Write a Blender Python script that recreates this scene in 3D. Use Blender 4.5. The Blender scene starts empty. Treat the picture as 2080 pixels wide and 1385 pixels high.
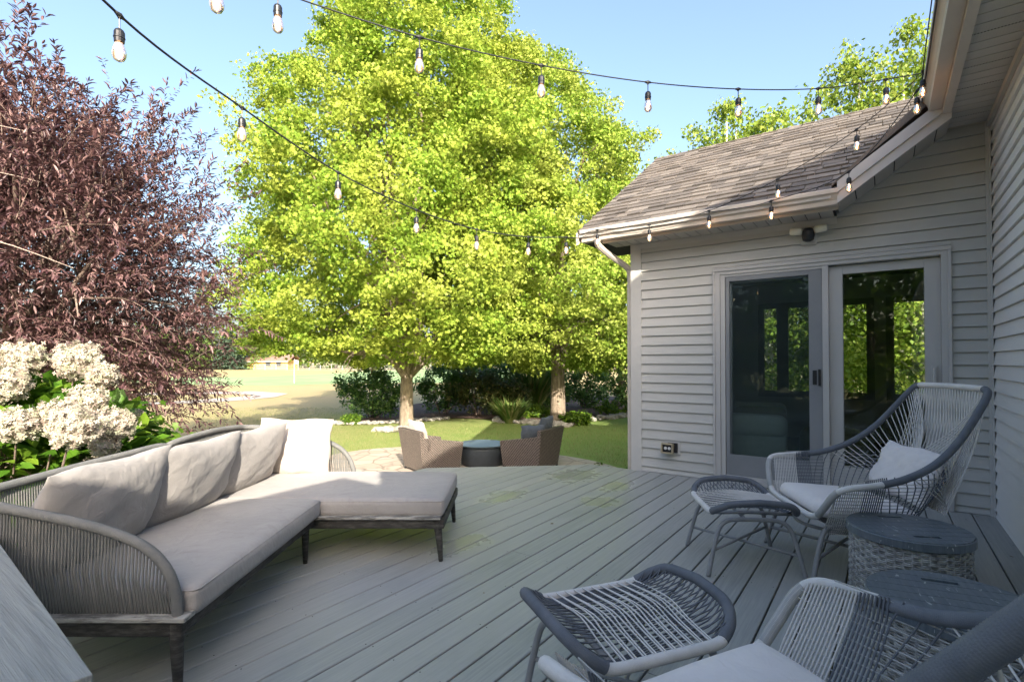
import bpy, bmesh, math, random
import numpy as np
from mathutils import Vector, Matrix, Euler

random.seed(7)
R = math.radians
scene = bpy.context.scene
COL = scene.collection

# ------------------------------------------------------------------ camera
A = R(35.77)                      # heading of the camera, west of the house's +Y
CA, SA = math.cos(A), math.sin(A)
EYE = 1.206
cam_d = bpy.data.cameras.new("camera")
cam = bpy.data.objects.new("camera", cam_d)
COL.objects.link(cam)
cam.location = (0, 0, EYE)
cam.rotation_euler = (R(90.875), 0, A)
cam_d.lens = 36 * 1048 / 2080
cam_d.sensor_width = 36
cam_d.shift_y = 24.5 / 2080
cam_d.clip_start = 0.05
cam_d.clip_end = 3000
scene.camera = cam

# ------------------------------------------------------------------ light
SUN = Vector((1.613, -1.333, 1.0)).normalized()
w = bpy.data.worlds.new("World"); scene.world = w; w.use_nodes = True
nt = w.node_tree
bg = nt.nodes["Background"]
sky = nt.nodes.new("ShaderNodeTexSky")
sky.sky_type = 'NISHITA'; sky.sun_disc = False
sky.sun_elevation = math.asin(SUN.z)
sky.sun_rotation = math.atan2(SUN.x, SUN.y)
sky.air_density = 1.0; sky.dust_density = 5.0; sky.ozone_density = 3.0
tint = nt.nodes.new("ShaderNodeMix"); tint.data_type = 'RGBA'; tint.blend_type = 'MULTIPLY'; tint.inputs[0].default_value = 1.0
tint.inputs[7].default_value = (1.0, .935, .87, 1)          # grades the sky colour: less green and blue, warmer fill light
nt.links.new(sky.outputs[0], tint.inputs[6]); nt.links.new(tint.outputs[2], bg.inputs[0])
bg.inputs[1].default_value = 0.12
sd = bpy.data.lights.new("sun", 'SUN'); so = bpy.data.objects.new("sun", sd); COL.objects.link(so)
sd.energy = 2.5; sd.angle = R(0.5); sd.color = (1.0, 0.90, 0.76)
so.rotation_euler = SUN.to_track_quat('Z', 'Y').to_euler()
so.location = (5, -5, 12)
scene.view_settings.view_transform = 'Standard'
scene.view_settings.look = 'None'
scene.view_settings.exposure = 2.22
scene.view_settings.gamma = 1
scene.cycles.max_bounces = 8
scene.cycles.transparent_max_bounces = 24
scene.cycles.caustics_reflective = False
scene.cycles.caustics_refractive = False

# ------------------------------------------------------------------ helpers
def W(lat, d, z=0.0):
    """sideways, forward of the tripod -> house coordinates"""
    return Vector((CA * lat - SA * d, SA * lat + CA * d, z))

GZ = -0.75                        # lawn level below the deck
def on_ground(px, py, z=GZ):
    d = 1048 * (EYE - z) / (py - 733)
    return W((px - 1040) / 1048 * d, d, z)

class MB:
    def __init__(s): s.v = []; s.f = []
    def add(s, vs, fs):
        o = len(s.v); s.v.extend([tuple(v) for v in vs]); s.f.extend([tuple(i + o for i in f) for f in fs])
        return s
    def box(s, x0, y0, z0, x1, y1, z1, m=None):
        vs = [Vector(p) for p in ((x0,y0,z0),(x1,y0,z0),(x1,y1,z0),(x0,y1,z0),(x0,y0,z1),(x1,y0,z1),(x1,y1,z1),(x0,y1,z1))]
        if m is not None: vs = [m @ v for v in vs]
        return s.add(vs, [(0,3,2,1),(4,5,6,7),(0,1,5,4),(1,2,6,5),(2,3,7,6),(3,0,4,7)])
    def prism(s, poly, fn0, fn1):
        """poly 2D, fn0/fn1 map (a,b)->3D for the two ends"""
        n = len(poly)
        vs = [fn0(*p) for p in poly] + [fn1(*p) for p in poly]
        fs = [tuple(range(n - 1, -1, -1)), tuple(range(n, 2 * n))]
        fs += [(i, (i + 1) % n, n + (i + 1) % n, n + i) for i in range(n)]
        return s.add(vs, fs)
    def tube(s, pts, rad, seg=8, closed=False, caps=True):
        pts = [Vector(p) for p in pts]; n = len(pts)
        if not hasattr(rad, '__len__'): rad = [rad] * n
        rings = []
        up = None
        for i, p in enumerate(pts):
            a = pts[i - 1] if (i > 0 or closed) else p
            b = pts[(i + 1) % n] if (i < n - 1 or closed) else p
            t = (b - a)
            if t.length < 1e-9: t = Vector((0, 0, 1))
            t.normalize()
            if up is None:
                up = Vector((0, 0, 1)) if abs(t.z) < 0.9 else Vector((1, 0, 0))
            e1 = (up - t * up.dot(t))
            if e1.length < 1e-6: e1 = t.orthogonal()
            e1.normalize(); up = e1
            e2 = t.cross(e1)
            r = rad[i]
            rings.append([p + (e1 * math.cos(2 * math.pi * k / seg) + e2 * math.sin(2 * math.pi * k / seg)) * r for k in range(seg)])
        vs = [v for r_ in rings for v in r_]
        fs = []
        m = n if closed else n - 1
        for i in range(m):
            j = (i + 1) % n
            for k in range(seg):
                l = (k + 1) % seg
                fs.append((i * seg + k, i * seg + l, j * seg + l, j * seg + k))
        if caps and not closed:
            fs.append(tuple(range(seg - 1, -1, -1)))
            fs.append(tuple((n - 1) * seg + k for k in range(seg)))
        return s.add(vs, fs)
    def lathe(s, prof, seg=24, c=(0, 0, 0), m=None):
        vs = []; fs = []; n = len(prof)
        for (r, z) in prof:
            for k in range(seg):
                a = 2 * math.pi * k / seg
                v = Vector((c[0] + r * math.cos(a), c[1] + r * math.sin(a), c[2] + z))
                vs.append(m @ v if m is not None else v)
        for i in range(n - 1):
            for k in range(seg):
                l = (k + 1) % seg
                fs.append((i * seg + k, i * seg + l, (i + 1) * seg + l, (i + 1) * seg + k))
        fs.append(tuple(range(seg - 1, -1, -1))); fs.append(tuple((n - 1) * seg + k for k in range(seg)))
        return s.add(vs, fs)
    def build(s, name, mat, parent=None, smooth=False, merge=False, bevel=0):
        me = bpy.data.meshes.new(name)
        me.from_pydata(s.v, [], s.f)
        if merge or bevel:
            bm = bmesh.new(); bm.from_mesh(me)
            bmesh.ops.remove_doubles(bm, verts=bm.verts, dist=1e-5)
            if merge: bmesh.ops.recalc_face_normals(bm, faces=bm.faces)
            bm.to_mesh(me); bm.free()
        for m in (mat if isinstance(mat, (list, tuple)) else [mat]): me.materials.append(m)
        if smooth: me.shade_smooth()
        o = bpy.data.objects.new(name, me); COL.objects.link(o)
        if parent: o.parent = parent
        if bevel:
            b = o.modifiers.new("bevel", 'BEVEL'); b.width = bevel; b.segments = 2; b.limit_method = 'ANGLE'; b.angle_limit = R(40)
        return o

def tag(o, label=None, cat=None, group=None, kind=None):
    if label: o["label"] = label
    if cat: o["category"] = cat
    if group: o["group"] = group
    if kind: o["kind"] = kind
    return o

def thing(name, label, cat, loc=(0, 0, 0), rz=0.0, group=None):
    o = bpy.data.objects.new(name, None); COL.objects.link(o)
    o.location = loc; o.rotation_euler = (0, 0, rz); o.empty_display_size = 0.1
    return tag(o, label, cat, group)

def copy_tree(o, parent=None):
    c = o.copy(); COL.objects.link(c)
    if parent: c.parent = parent
    for ch in [k for k in o.children]: copy_tree(ch, c)
    return c

def cr(pts, n=12, closed=False):
    """Catmull-Rom through the points"""
    pts = [Vector(p) for p in pts]; out = []; N = len(pts)
    segs = N if closed else N - 1
    for i in range(segs):
        if closed: p0, p1, p2, p3 = pts[i - 1], pts[i], pts[(i + 1) % N], pts[(i + 2) % N]
        else: p0, p1, p2, p3 = pts[max(i - 1, 0)], pts[i], pts[i + 1], pts[min(i + 2, N - 1)]
        for k in range(n):
            t = k / n
            out.append(0.5 * ((2 * p1) + (p2 - p0) * t + (2 * p0 - 5 * p1 + 4 * p2 - p3) * t * t + (3 * p1 - p0 - 3 * p2 + p3) * t ** 3))
    if not closed: out.append(pts[-1].copy())
    return out

def resample(pts, step):
    d = [0.0]
    for a, b in zip(pts, pts[1:]): d.append(d[-1] + (b - a).length)
    n = max(2, int(d[-1] / step)); out = []; j = 0
    for i in range(n + 1):
        s = d[-1] * i / n
        while j < len(d) - 2 and d[j + 1] < s: j += 1
        t = (s - d[j]) / max(d[j + 1] - d[j], 1e-9)
        out.append(pts[j].lerp(pts[j + 1], min(t, 1)))
    return out

def wrapped(mb, pts, r, pitch=0.0045, amp=0.0009, seg=10):
    """a tube wound with cord: the windings are real ridges"""
    p = resample(pts, pitch / 3)
    rad = [r + amp * abs(math.sin(math.pi * i / 3)) for i in range(len(p))]
    mb.tube(p, rad, seg)

def rounded_box(w, d, h, r, n=14, crown=0.0, wr=0.0, seed=0, under=0.0):
    """a padded box, centred in x and y, base at z=0"""
    mb = MB(); rs = random.Random(seed); ph = [rs.uniform(0, 6) for _ in range(8)]
    ax = [(0,1,2,1),(0,1,2,-1),(1,2,0,1),(1,2,0,-1),(2,0,1,1),(2,0,1,-1)]
    H = (w / 2, d / 2, h / 2)
    for (a, b, c, s) in ax:
        vs = []
        for i in range(n + 1):
            for j in range(n + 1):
                p = [0, 0, 0]
                # denser sampling near the edges
                u = -math.cos(math.pi * i / n); v = -math.cos(math.pi * j / n)
                p[a] = u * H[a]; p[b] = v * H[b]; p[c] = s * H[c]
                q = [max(-(H[k] - r), min(H[k] - r, p[k])) for k in range(3)]
                dv = Vector(p) - Vector(q)
                if dv.length > 1e-9: dv = dv.normalized() * r
                o = Vector(q) + dv
                cx = 1 - (o.x / H[0]) ** 2; cy = 1 - (o.y / H[1]) ** 2
                k = max(cx, 0) ** .6 * max(cy, 0) ** .6
                if o.z > 0: o.z += crown * k * (o.z / H[2])
                else: o.z -= under * k
                side = 1 - (abs(o.z) / H[2]) ** 2 if abs(o.z) < H[2] else 0
                o.x += (1 if o.x > 0 else -1) * crown * .35 * side * (abs(o.x) > H[0] - r * 1.01) * max(cy, 0)
                o.y += (1 if o.y > 0 else -1) * crown * .35 * side * (abs(o.y) > H[1] - r * 1.01) * max(cx, 0)
                if wr:
                    o.z += wr * (math.sin(o.x * 17 + o.y * 9 + ph[0]) * math.sin(o.y * 13 - o.x * 5 + ph[1]) + .6 * math.sin(o.x * 37 + ph[2]) * math.sin(o.y * 31 + ph[3])) * (0.4 + k)
                o.z += h / 2
                vs.append(o)
        fs = []
        for i in range(n):
            for j in range(n):
                k = i * (n + 1) + j
                f = (k, k + n + 1, k + n + 2, k + 1)
                fs.append(f if s > 0 else f[::-1])
        mb.add(vs, fs)
    return mb

def pillow(w, h, t, seed=0, n=30, wr=0.006, slump=0.0):
    """a stuffed pillow standing in the local x-z plane, base at z=0, thickness along y"""
    mb = MB(); rs = random.Random(seed); ph = [rs.uniform(0, 6) for _ in range(10)]
    for s in (1, -1):
        vs = []
        for i in range(n + 1):
            for j in range(n + 1):
                u = -math.cos(math.pi * i / n); v = -math.cos(math.pi * j / n)
                x = w / 2 * u * (1 - .035 * (1 - v * v) * abs(u) ** 3)
                z = h / 2 * v * (1 - .035 * (1 - u * u) * abs(v) ** 3)
                k = max((1 - abs(u) ** 2.6) * (1 - abs(v) ** 2.6), 0) ** .5
                y = s * t / 2 * k * (1 - .18 * v)
                # folds radiating from the corners and a few slack creases
                y += s * wr * k * (math.sin(9 * u * v + ph[0]) + math.sin(7 * u - 5 * v + ph[1]) * .8 + .7 * math.sin(14 * u + 9 * v + ph[2]) + .5 * math.sin(19 * v - 11 * u + ph[3]))
                edge = (1 - k)
                y += s * wr * .9 * edge * k * 2 * math.sin(26 * (u if abs(v) > abs(u) else v) + ph[4])
                z += h / 2 - slump * (1 - abs(u)) * (v + 1) / 2 * h
                x += .006 * math.sin(6 * v + ph[5]); z += .006 * math.sin(5 * u + ph[6])
                vs.append(Vector((x, y, z)))
        fs = []
        for i in range(n):
            for j in range(n):
                k = i * (n + 1) + j
                f = (k, k + n + 1, k + n + 2, k + 1)
                fs.append(f if s < 0 else f[::-1])
        mb.add(vs, fs)
    return mb

# ---- fast leaf meshes
LANCE = (np.array([(0,0,0),(.35,.13,.05),(.7,.10,.04),(1,0,-.08),(.7,-.10,.04),(.35,-.13,.05)], float), [(0,3,2,1),(0,5,4,3)])
DIAM = (np.array([(0,0,0),(.45,.36,.10),(1,0,-.05),(.45,-.36,.10)], float), [(0,1,2,3)])
OVATE = (np.array([(0,0,0),(.5,0,-.04),(1,0,-.14),(.22,.26,.05),(.62,.27,.03),(.22,-.26,.05),(.62,-.27,.03)], float),
         [(0,1,4,3),(1,2,4,4),(0,5,6,1),(1,6,2,2)])
MAPLE = (np.array([(0,0,0),(.12,.34,.02),(.34,.22,0),(.5,.52,.04),(.62,.2,0),(1,0,-.06),(.62,-.2,0),(.5,-.52,.04),(.34,-.22,0),(.12,-.34,.02),(.35,0,.05)], float),
         [(0,10,2,1),(2,10,4,3),(4,10,6,5),(6,10,8,7),(8,10,0,9)])
BLADE = (np.array([(0,.05,0),(0,-.05,0),(.6,-.03,.04),(1,0,.16),(.6,.03,.04)], float), [(0,1,2,4),(4,2,3,3)])
FLORET = (np.array([(.0,.0,.0),(.5,.28,.06),(1,0,0),(.5,-.28,.06),(-.5,.28,.06),(-1,0,0),(-.5,-.28,.06),(.28,.5,.06),(0,1,0),(-.28,.5,.06),(.28,-.5,.06),(0,-1,0),(-.28,-.5,.06)], float),
          [(0,3,2,1),(0,4,5,6),(0,7,8,9),(0,12,11,10)])

def leaves(name, tmpl, P, D, N, S, mat, parent=None):
    T, F = tmpl
    P = np.asarray(P, float); D = np.asarray(D, float); N = np.asarray(N, float); S = np.asarray(S, float)
    D = D / (np.linalg.norm(D, axis=1, keepdims=True) + 1e-9)
    N = N - D * np.sum(N * D, axis=1, keepdims=True)
    N = N / (np.linalg.norm(N, axis=1, keepdims=True) + 1e-9)
    B = np.cross(N, D)
    n, k = len(P), len(T)
    V = P[:, None, :] + S[:, None, None] * (T[None, :, 0:1] * D[:, None, :] + T[None, :, 1:2] * B[:, None, :] + T[None, :, 2:3] * N[:, None, :])
    V = V.reshape(-1, 3)
    tri = []; 
    faces = []
    for f in F:
        g = list(f)
        if g[-1] == g[-2]: g = g[:-1]
        faces.append(g)
    lt = np.array([len(g) for g in faces]); flat = np.concatenate([np.array(g) for g in faces])
    L = (flat[None, :] + (np.arange(n) * k)[:, None]).reshape(-1)
    totals = np.tile(lt, n); starts = np.concatenate([[0], np.cumsum(totals)[:-1]])
    me = bpy.data.meshes.new(name)
    me.vertices.add(len(V)); me.vertices.foreach_set("co", V.astype(np.float32).ravel())
    me.loops.add(len(L)); me.loops.foreach_set("vertex_index", L.astype(np.int32))
    me.polygons.add(len(totals)); me.polygons.foreach_set("loop_start", starts.astype(np.int32)); me.polygons.foreach_set("loop_total", totals.astype(np.int32))
    me.update(calc_edges=True); me.validate()
    me.materials.append(mat)
    o = bpy.data.objects.new(name, me); COL.objects.link(o)
    if parent: o.parent = parent
    return o

def rnd_dirs(rng, n):
    v = rng.normal(size=(n, 3)); return v / np.linalg.norm(v, axis=1, keepdims=True)

# ------------------------------------------------------------------ materials
def newmat(name):
    m = bpy.data.materials.new(name); m.use_nodes = True
    n = m.node_tree; b = n.nodes["Principled BSDF"]
    return m, n, b

def N_(n, t, **kw):
    x = n.nodes.new(t)
    for k, v in kw.items():
        if k in x.inputs: x.inputs[k].default_value = v
        else: setattr(x, k, v)
    return x

def coords(n, scale=(1, 1, 1), kind='Object', rot=(0, 0, 0)):
    tc = n.nodes.new("ShaderNodeTexCoord"); mp = n.nodes.new("ShaderNodeMapping")
    mp.inputs['Scale'].default_value = scale; mp.inputs['Rotation'].default_value = rot
    n.links.new(tc.outputs[kind], mp.inputs[0]); return mp.outputs[0]

def ramp(n, src, stops):
    r = n.nodes.new("ShaderNodeValToRGB"); e = r.color_ramp.elements
    while len(e) < len(stops): e.new(0.5)
    for el, (p, c) in zip(e, stops):
        el.position = p; el.color = (*c, 1) if len(c) == 3 else c
    n.links.new(src, r.inputs[0]); return r.outputs[0]

def mix(n, f, a, b):
    m = n.nodes.new("ShaderNodeMix"); m.data_type = 'RGBA'
    for s, v in ((0, f), (6, a), (7, b)):
        if isinstance(v, (int, float)): m.inputs[s].default_value = v
        elif isinstance(v, tuple): m.inputs[s].default_value = (*v, 1)
        else: n.links.new(v, m.inputs[s])
    return m.outputs[2]

def bump(n, b, src, dist, strength=1.0):
    bp = n.nodes.new("ShaderNodeBump"); bp.inputs['Distance'].default_value = dist; bp.inputs['Strength'].default_value = strength
    n.links.new(src, bp.inputs['Height']); n.links.new(bp.outputs[0], b.inputs['Normal']); return bp

def simple(name, c, rough=0.6, c2=None, scale=6.0, stretch=(1, 1, 1), bd=0.0, bs=60.0, metal=0.0, spec=0.5, lo=.35, hi=.65):
    m, n, b = newmat(name)
    b.inputs['Roughness'].default_value = rough; b.inputs['Metallic'].default_value = metal
    b.inputs['Specular IOR Level'].default_value = spec
    if c2 is not None:
        no = N_(n, "ShaderNodeTexNoise", Scale=scale, Detail=6.0, Roughness=.62)
        n.links.new(coords(n, stretch), no.inputs['Vector'])
        n.links.new(ramp(n, no.outputs[0], [(lo, c), (hi, c2)]), b.inputs['Base Color'])
    else: b.inputs['Base Color'].default_value = (*c, 1)
    if bd:
        nb = N_(n, "ShaderNodeTexNoise", Scale=bs, Detail=4.0)
        n.links.new(coords(n, stretch), nb.inputs['Vector']); bump(n, b, nb.outputs[0], bd)
    return m

def leafmat(name, cols, trans=0.35, rough=0.45, clump=None, gloss=0.25):
    """per-leaf colour variation, light passing through the blade"""
    m, n, b = newmat(name)
    g = n.nodes.new("ShaderNodeNewGeometry")
    k = len(cols); c = ramp(n, g.outputs['Random Per Island'], [(i / max(k - 1, 1), cc) for i, cc in enumerate(cols)])
    if clump:
        no = N_(n, "ShaderNodeTexNoise", Scale=clump[0], Detail=2.0)
        n.links.new(coords(n), no.inputs['Vector'])
        f = ramp(n, no.outputs[0], [(.42, (0, 0, 0)), (.62, (1, 1, 1))])
        c = mix(n, f, c, clump[1])
    b.inputs['Roughness'].default_value = rough; b.inputs['Specular IOR Level'].default_value = gloss
    n.links.new(c, b.inputs['Base Color'])
    t = n.nodes.new("ShaderNodeBsdfTranslucent"); n.links.new(c, t.inputs[0])
    mx = n.nodes.new("ShaderNodeMixShader"); mx.inputs[0].default_value = trans
    n.links.new(b.outputs[0], mx.inputs[1]); n.links.new(t.outputs[0], mx.inputs[2])
    n.links.new(mx.outputs[0], n.nodes["Material Output"].inputs[0])
    return m

# siding: embossed grain running along the boards
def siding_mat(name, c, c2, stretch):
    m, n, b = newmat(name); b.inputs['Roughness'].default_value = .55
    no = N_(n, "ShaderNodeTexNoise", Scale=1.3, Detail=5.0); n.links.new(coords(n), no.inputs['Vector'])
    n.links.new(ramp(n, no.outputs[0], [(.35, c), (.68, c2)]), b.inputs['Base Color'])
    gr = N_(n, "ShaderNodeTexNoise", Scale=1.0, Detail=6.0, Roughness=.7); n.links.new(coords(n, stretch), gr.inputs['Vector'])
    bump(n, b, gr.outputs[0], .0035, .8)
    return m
M = {}
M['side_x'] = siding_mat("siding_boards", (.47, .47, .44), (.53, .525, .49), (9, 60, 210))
M['side_y_lifted'] = siding_mat("siding_boards_shade_lifted", (.70, .69, .66), (.74, .73, .695), (60, 9, 210))  # paler copy of the siding, the shaded wall's missing fill light painted in
M['trim'] = simple("trim_paint", (.50, .50, .475), .5, (.55, .54, .51), 3, bd=.0005)
M['gutter'] = simple("gutter_metal", (.50, .45, .39), .38, (.56, .51, .44), 2.5, stretch=(1, 1, 6))
M['soffit'] = simple("soffit_panel", (.42, .40, .36), .6, (.47, .45, .41), 3)
M['dark'] = simple("dark_gap", (.02, .02, .02), .9)
M['door'] = simple("door_paint", (.47, .465, .45), .45, (.51, .50, .48), 2)
M['screenframe'] = simple("screen_frame_paint", (.22, .23, .24), .5, (.26, .27, .28), 3)
M['black'] = simple("black_plastic", (.012, .014, .018), .4)
M['cable'] = simple("black_rubber_cable", (.016, .018, .020), .55)

def deck_mat():
    m, n, b = newmat("deck_boards")
    g = n.nodes.new("ShaderNodeNewGeometry")
    per = ramp(n, g.outputs['Random Per Island'], [(0, (.25, .265, .26)), (.5, (.30, .312, .30)), (1, (.345, .35, .335))])
    gr = N_(n, "ShaderNodeTexNoise", Scale=1.0, Detail=8.0, Roughness=.7); n.links.new(coords(n, (85, 2.2, 20)), gr.inputs['Vector'])
    st = N_(n, "ShaderNodeTexNoise", Scale=1.6, Detail=6.0, Roughness=.65); n.links.new(coords(n, (1.4, .55, 1)), st.inputs['Vector'])
    c = mix(n, ramp(n, gr.outputs[0], [(.36, (0, 0, 0)), (.66, (.85, .85, .85))]), per, (.40, .405, .385))
    c = mix(n, ramp(n, st.outputs[0], [(.52, (0, 0, 0)), (.70, (.45, .45, .45))]), c, (.20, .215, .21))
    # small damp spots where rain has pooled
    tc = coords(n); acc = None
    for (x, y, sx, sy) in ((-2.66, 4.82, .30, .42), (-2.10, 4.66, .20, .30), (-2.27, 2.58, .17, .30), (-2.0, 4.05, .2, .24), (-2.75, 3.7, .2, .34)):
        sb = n.nodes.new("ShaderNodeVectorMath"); sb.operation = 'SUBTRACT'; sb.inputs[1].default_value = (x, y, 0); n.links.new(tc, sb.inputs[0])
        ml = n.nodes.new("ShaderNodeVectorMath"); ml.operation = 'MULTIPLY'; ml.inputs[1].default_value = (1 / sx, 1 / sy, 0); n.links.new(sb.outputs[0], ml.inputs[0])
        ln = n.nodes.new("ShaderNodeVectorMath"); ln.operation = 'LENGTH'; n.links.new(ml.outputs[0], ln.inputs[0])
        if acc is None: acc = ln.outputs['Value']
        else:
            mn = n.nodes.new("ShaderNodeMath"); mn.operation = 'MINIMUM'; n.links.new(acc, mn.inputs[0]); n.links.new(ln.outputs['Value'], mn.inputs[1]); acc = mn.outputs[0]
    wn = N_(n, "ShaderNodeTexNoise", Scale=9.0, Detail=5.0); n.links.new(coords(n), wn.inputs['Vector'])
    ad = n.nodes.new("ShaderNodeMath"); ad.operation = 'MULTIPLY_ADD'; ad.inputs[1].default_value = 1.5; n.links.new(wn.outputs[0], ad.inputs[0]); n.links.new(acc, ad.inputs[2])
    wet = ramp(n, ad.outputs[0], [(.0, (1, 1, 1)), (.45, (1, 1, 1)), (.80, (0, 0, 0))])
    dv = n.nodes.new("ShaderNodeMath"); dv.operation = 'MULTIPLY'; dv.inputs[1].default_value = .45; n.links.new(ad.outputs[0], dv.inputs[0])
    n.links.remove(wet.node.inputs[0].links[0]); n.links.new(dv.outputs[0], wet.node.inputs[0])
    wc = n.nodes.new('ShaderNodeMath'); wc.operation = 'MULTIPLY'; wc.inputs[1].default_value = .12; n.links.new(wet, wc.inputs[0]); c = mix(n, wc.outputs[0], c, (.22, .26, .11))
    n.links.new(c, b.inputs['Base Color'])
    rr = n.nodes.new("ShaderNodeMapRange"); rr.inputs[3].default_value = .42; rr.inputs[4].default_value = .07; n.links.new(wet, rr.inputs[0])
    n.links.new(rr.outputs[0], b.inputs['Roughness'])
    b.inputs['Specular IOR Level'].default_value = .6
    bump(n, b, gr.outputs[0], .0015, .7)
    return m
M['deck'] = deck_mat()

def cloth(name, c, c2, stain=None, scale=3.0, weave=700):
    m, n, b = newmat(name); b.inputs['Roughness'].default_value = .85; b.inputs['Specular IOR Level'].default_value = .2
    b.inputs['Sheen Weight'].default_value = .15
    no = N_(n, "ShaderNodeTexNoise", Scale=scale, Detail=8.0, Roughness=.7); n.links.new(coords(n), no.inputs['Vector'])
    col = ramp(n, no.outputs[0], [(.36, c), (.64, c2)])
    if stain:
        s = N_(n, "ShaderNodeTexNoise", Scale=scale * 1.9, Detail=9.0, Roughness=.72, Distortion=.6); n.links.new(coords(n, (1, 1.7, 1)), s.inputs['Vector'])
        col = mix(n, ramp(n, s.outputs[0], [(.56, (0, 0, 0)), (.80, (.55, .55, .55))]), col, stain)
    n.links.new(col, b.inputs['Base Color'])
    wv = N_(n, "ShaderNodeTexNoise", Scale=weave, Detail=2.0); n.links.new(coords(n), wv.inputs['Vector'])
    cr_ = N_(n, "ShaderNodeTexNoise", Scale=11.0, Detail=4.0, Distortion=1.2); n.links.new(coords(n), cr_.inputs['Vector'])
    a = n.nodes.new("ShaderNodeMath"); a.operation = 'MULTIPLY_ADD'; a.inputs[1].default_value = .05
    n.links.new(wv.outputs[0], a.inputs[0]); n.links.new(cr_.outputs[0], a.inputs[2])
    bump(n, b, a.outputs[0], .012, .6)
    return m
M['taupe'] = cloth("weathered_taupe_fabric", (.315, .30, .285), (.375, .355, .335), (.19, .175, .168), 2.6)
M['cream'] = cloth("cream_fabric", (.50, .44, .38), (.56, .50, .44), (.42, .36, .31), 2.2)
M['greycush'] = cloth("light_grey_fabric", (.68, .64, .63), (.76, .72, .71), None, 2.0)
M['charcoal'] = cloth("charcoal_fabric", (.075, .095, .12), (.10, .12, .145), None, 4)
M['couch'] = cloth("grey_green_upholstery", (.50, .54, .50), (.60, .63, .58), None, 30)
M['rope_grey'] = simple("grey_cord", (.135, .14, .135), .8, (.19, .19, .18), 9, bd=.001, bs=400)
M['rope_dark'] = simple("slate_cord", (.105, .118, .14), .7, (.145, .158, .18), 14, bd=.001, bs=400)
M['rope_light'] = simple("pale_grey_cord", (.60, .585, .56), .75, (.70, .68, .655), 12, bd=.001, bs=400)
M['rope_mid'] = simple("mid_grey_cord", (.33, .335, .33), .75, (.43, .43, .42), 12, bd=.001, bs=400)
M['metal'] = simple("grey_powder_coat", (.24, .25, .26), .42, (.29, .30, .31), 20)
M['oldwood'] = simple("weathered_dark_wood", (.028, .026, .022), .62, (.12, .115, .10), 7, stretch=(2, 2, 9), bd=.002, bs=80, lo=.45, hi=.75)
M['peeled'] = simple("peeling_pale_wood", (.13, .125, .11), .7, (.40, .39, .35), 9, stretch=(1, 3, 6), bd=.002, bs=60, lo=.40, hi=.55)
M['bench'] = simple("grey_wood_plank", (.235, .245, .23), .5, (.315, .325, .305), 2.5, stretch=(1.0, 26, 8), bd=.003, bs=8, lo=.38, hi=.6)
M['slate'] = simple("slate_painted_wood", (.09, .112, .132), .38, (.14, .165, .185), 5, stretch=(2, 14, 2), bd=.001, bs=8)
M['concrete'] = simple("dark_concrete", (.035, .045, .055), .6, (.055, .068, .08), 7, bd=.002)
M['bark'] = simple("maple_bark", (.16, .125, .09), .9, (.34, .28, .21), 5, stretch=(3, 3, .7), bd=.02, bs=14)
M['bark_dark'] = simple("dark_twig_bark", (.10, .07, .055), .8, (.22, .17, .14), 7, bd=.004, bs=30)
M['stone'] = simple("pale_stone", (.26, .245, .22), .8, (.44, .42, .38), 5, bd=.01, bs=15)
M['mulch'] = simple("bark_mulch", (.05, .028, .018), .95, (.13, .075, .05), 22, bd=.04, bs=30)
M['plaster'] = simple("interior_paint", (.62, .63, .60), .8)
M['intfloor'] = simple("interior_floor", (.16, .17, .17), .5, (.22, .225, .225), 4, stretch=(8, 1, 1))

def scuffed():
    m = M['slate']; n = m.node_tree; b = n.nodes["Principled BSDF"]; src = b.inputs['Base Color'].links[0].from_socket
    no = N_(n, "ShaderNodeTexNoise", Scale=14.0, Detail=3.0, Distortion=1.5); n.links.new(coords(n, (1, 3, 1)), no.inputs['Vector'])
    n.links.new(mix(n, ramp(n, no.outputs[0], [(.66, (0, 0, 0)), (.69, (1, 1, 1))]), src, (.45, .47, .47)), b.inputs['Base Color'])
scuffed()
def wicker_mat(name, c, c2, sc=1.0):
    m, n, b = newmat(name); b.inputs['Roughness'].default_value = .55
    v = coords(n, (sc, sc, sc))
    br = N_(n, "ShaderNodeTexWave", Scale=14.0, Distortion=1.5); br.bands_direction = 'DIAGONAL'; n.links.new(v, br.inputs['Vector'])
    b2 = N_(n, "ShaderNodeTexWave", Scale=17.0, Distortion=0.8); b2.bands_direction = 'Z'; n.links.new(v, b2.inputs['Vector'])
    mu = n.nodes.new("ShaderNodeMath"); mu.operation = 'MULTIPLY'; n.links.new(br.outputs['Fac'], mu.inputs[0]); n.links.new(b2.outputs['Fac'], mu.inputs[1])
    no = N_(n, "ShaderNodeTexNoise", Scale=40.0); n.links.new(v, no.inputs['Vector'])
    ad = n.nodes.new("ShaderNodeMath"); ad.operation = 'MULTIPLY_ADD'; ad.inputs[1].default_value = .5; n.links.new(no.outputs[0], ad.inputs[0]); n.links.new(mu.outputs[0], ad.inputs[2])
    n.links.new(ramp(n, ad.outputs[0], [(.28, c), (.62, c2)]), b.inputs['Base Color'])
    bump(n, b, mu.outputs[0], .012, .9)
    return m
M['wicker'] = wicker_mat("brown_wicker", (.05, .040, .034), (.29, .24, .20))
M['reed'] = simple("grey_flat_reed", (.20, .20, .195), .55, (.46, .46, .44), 30)

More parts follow.
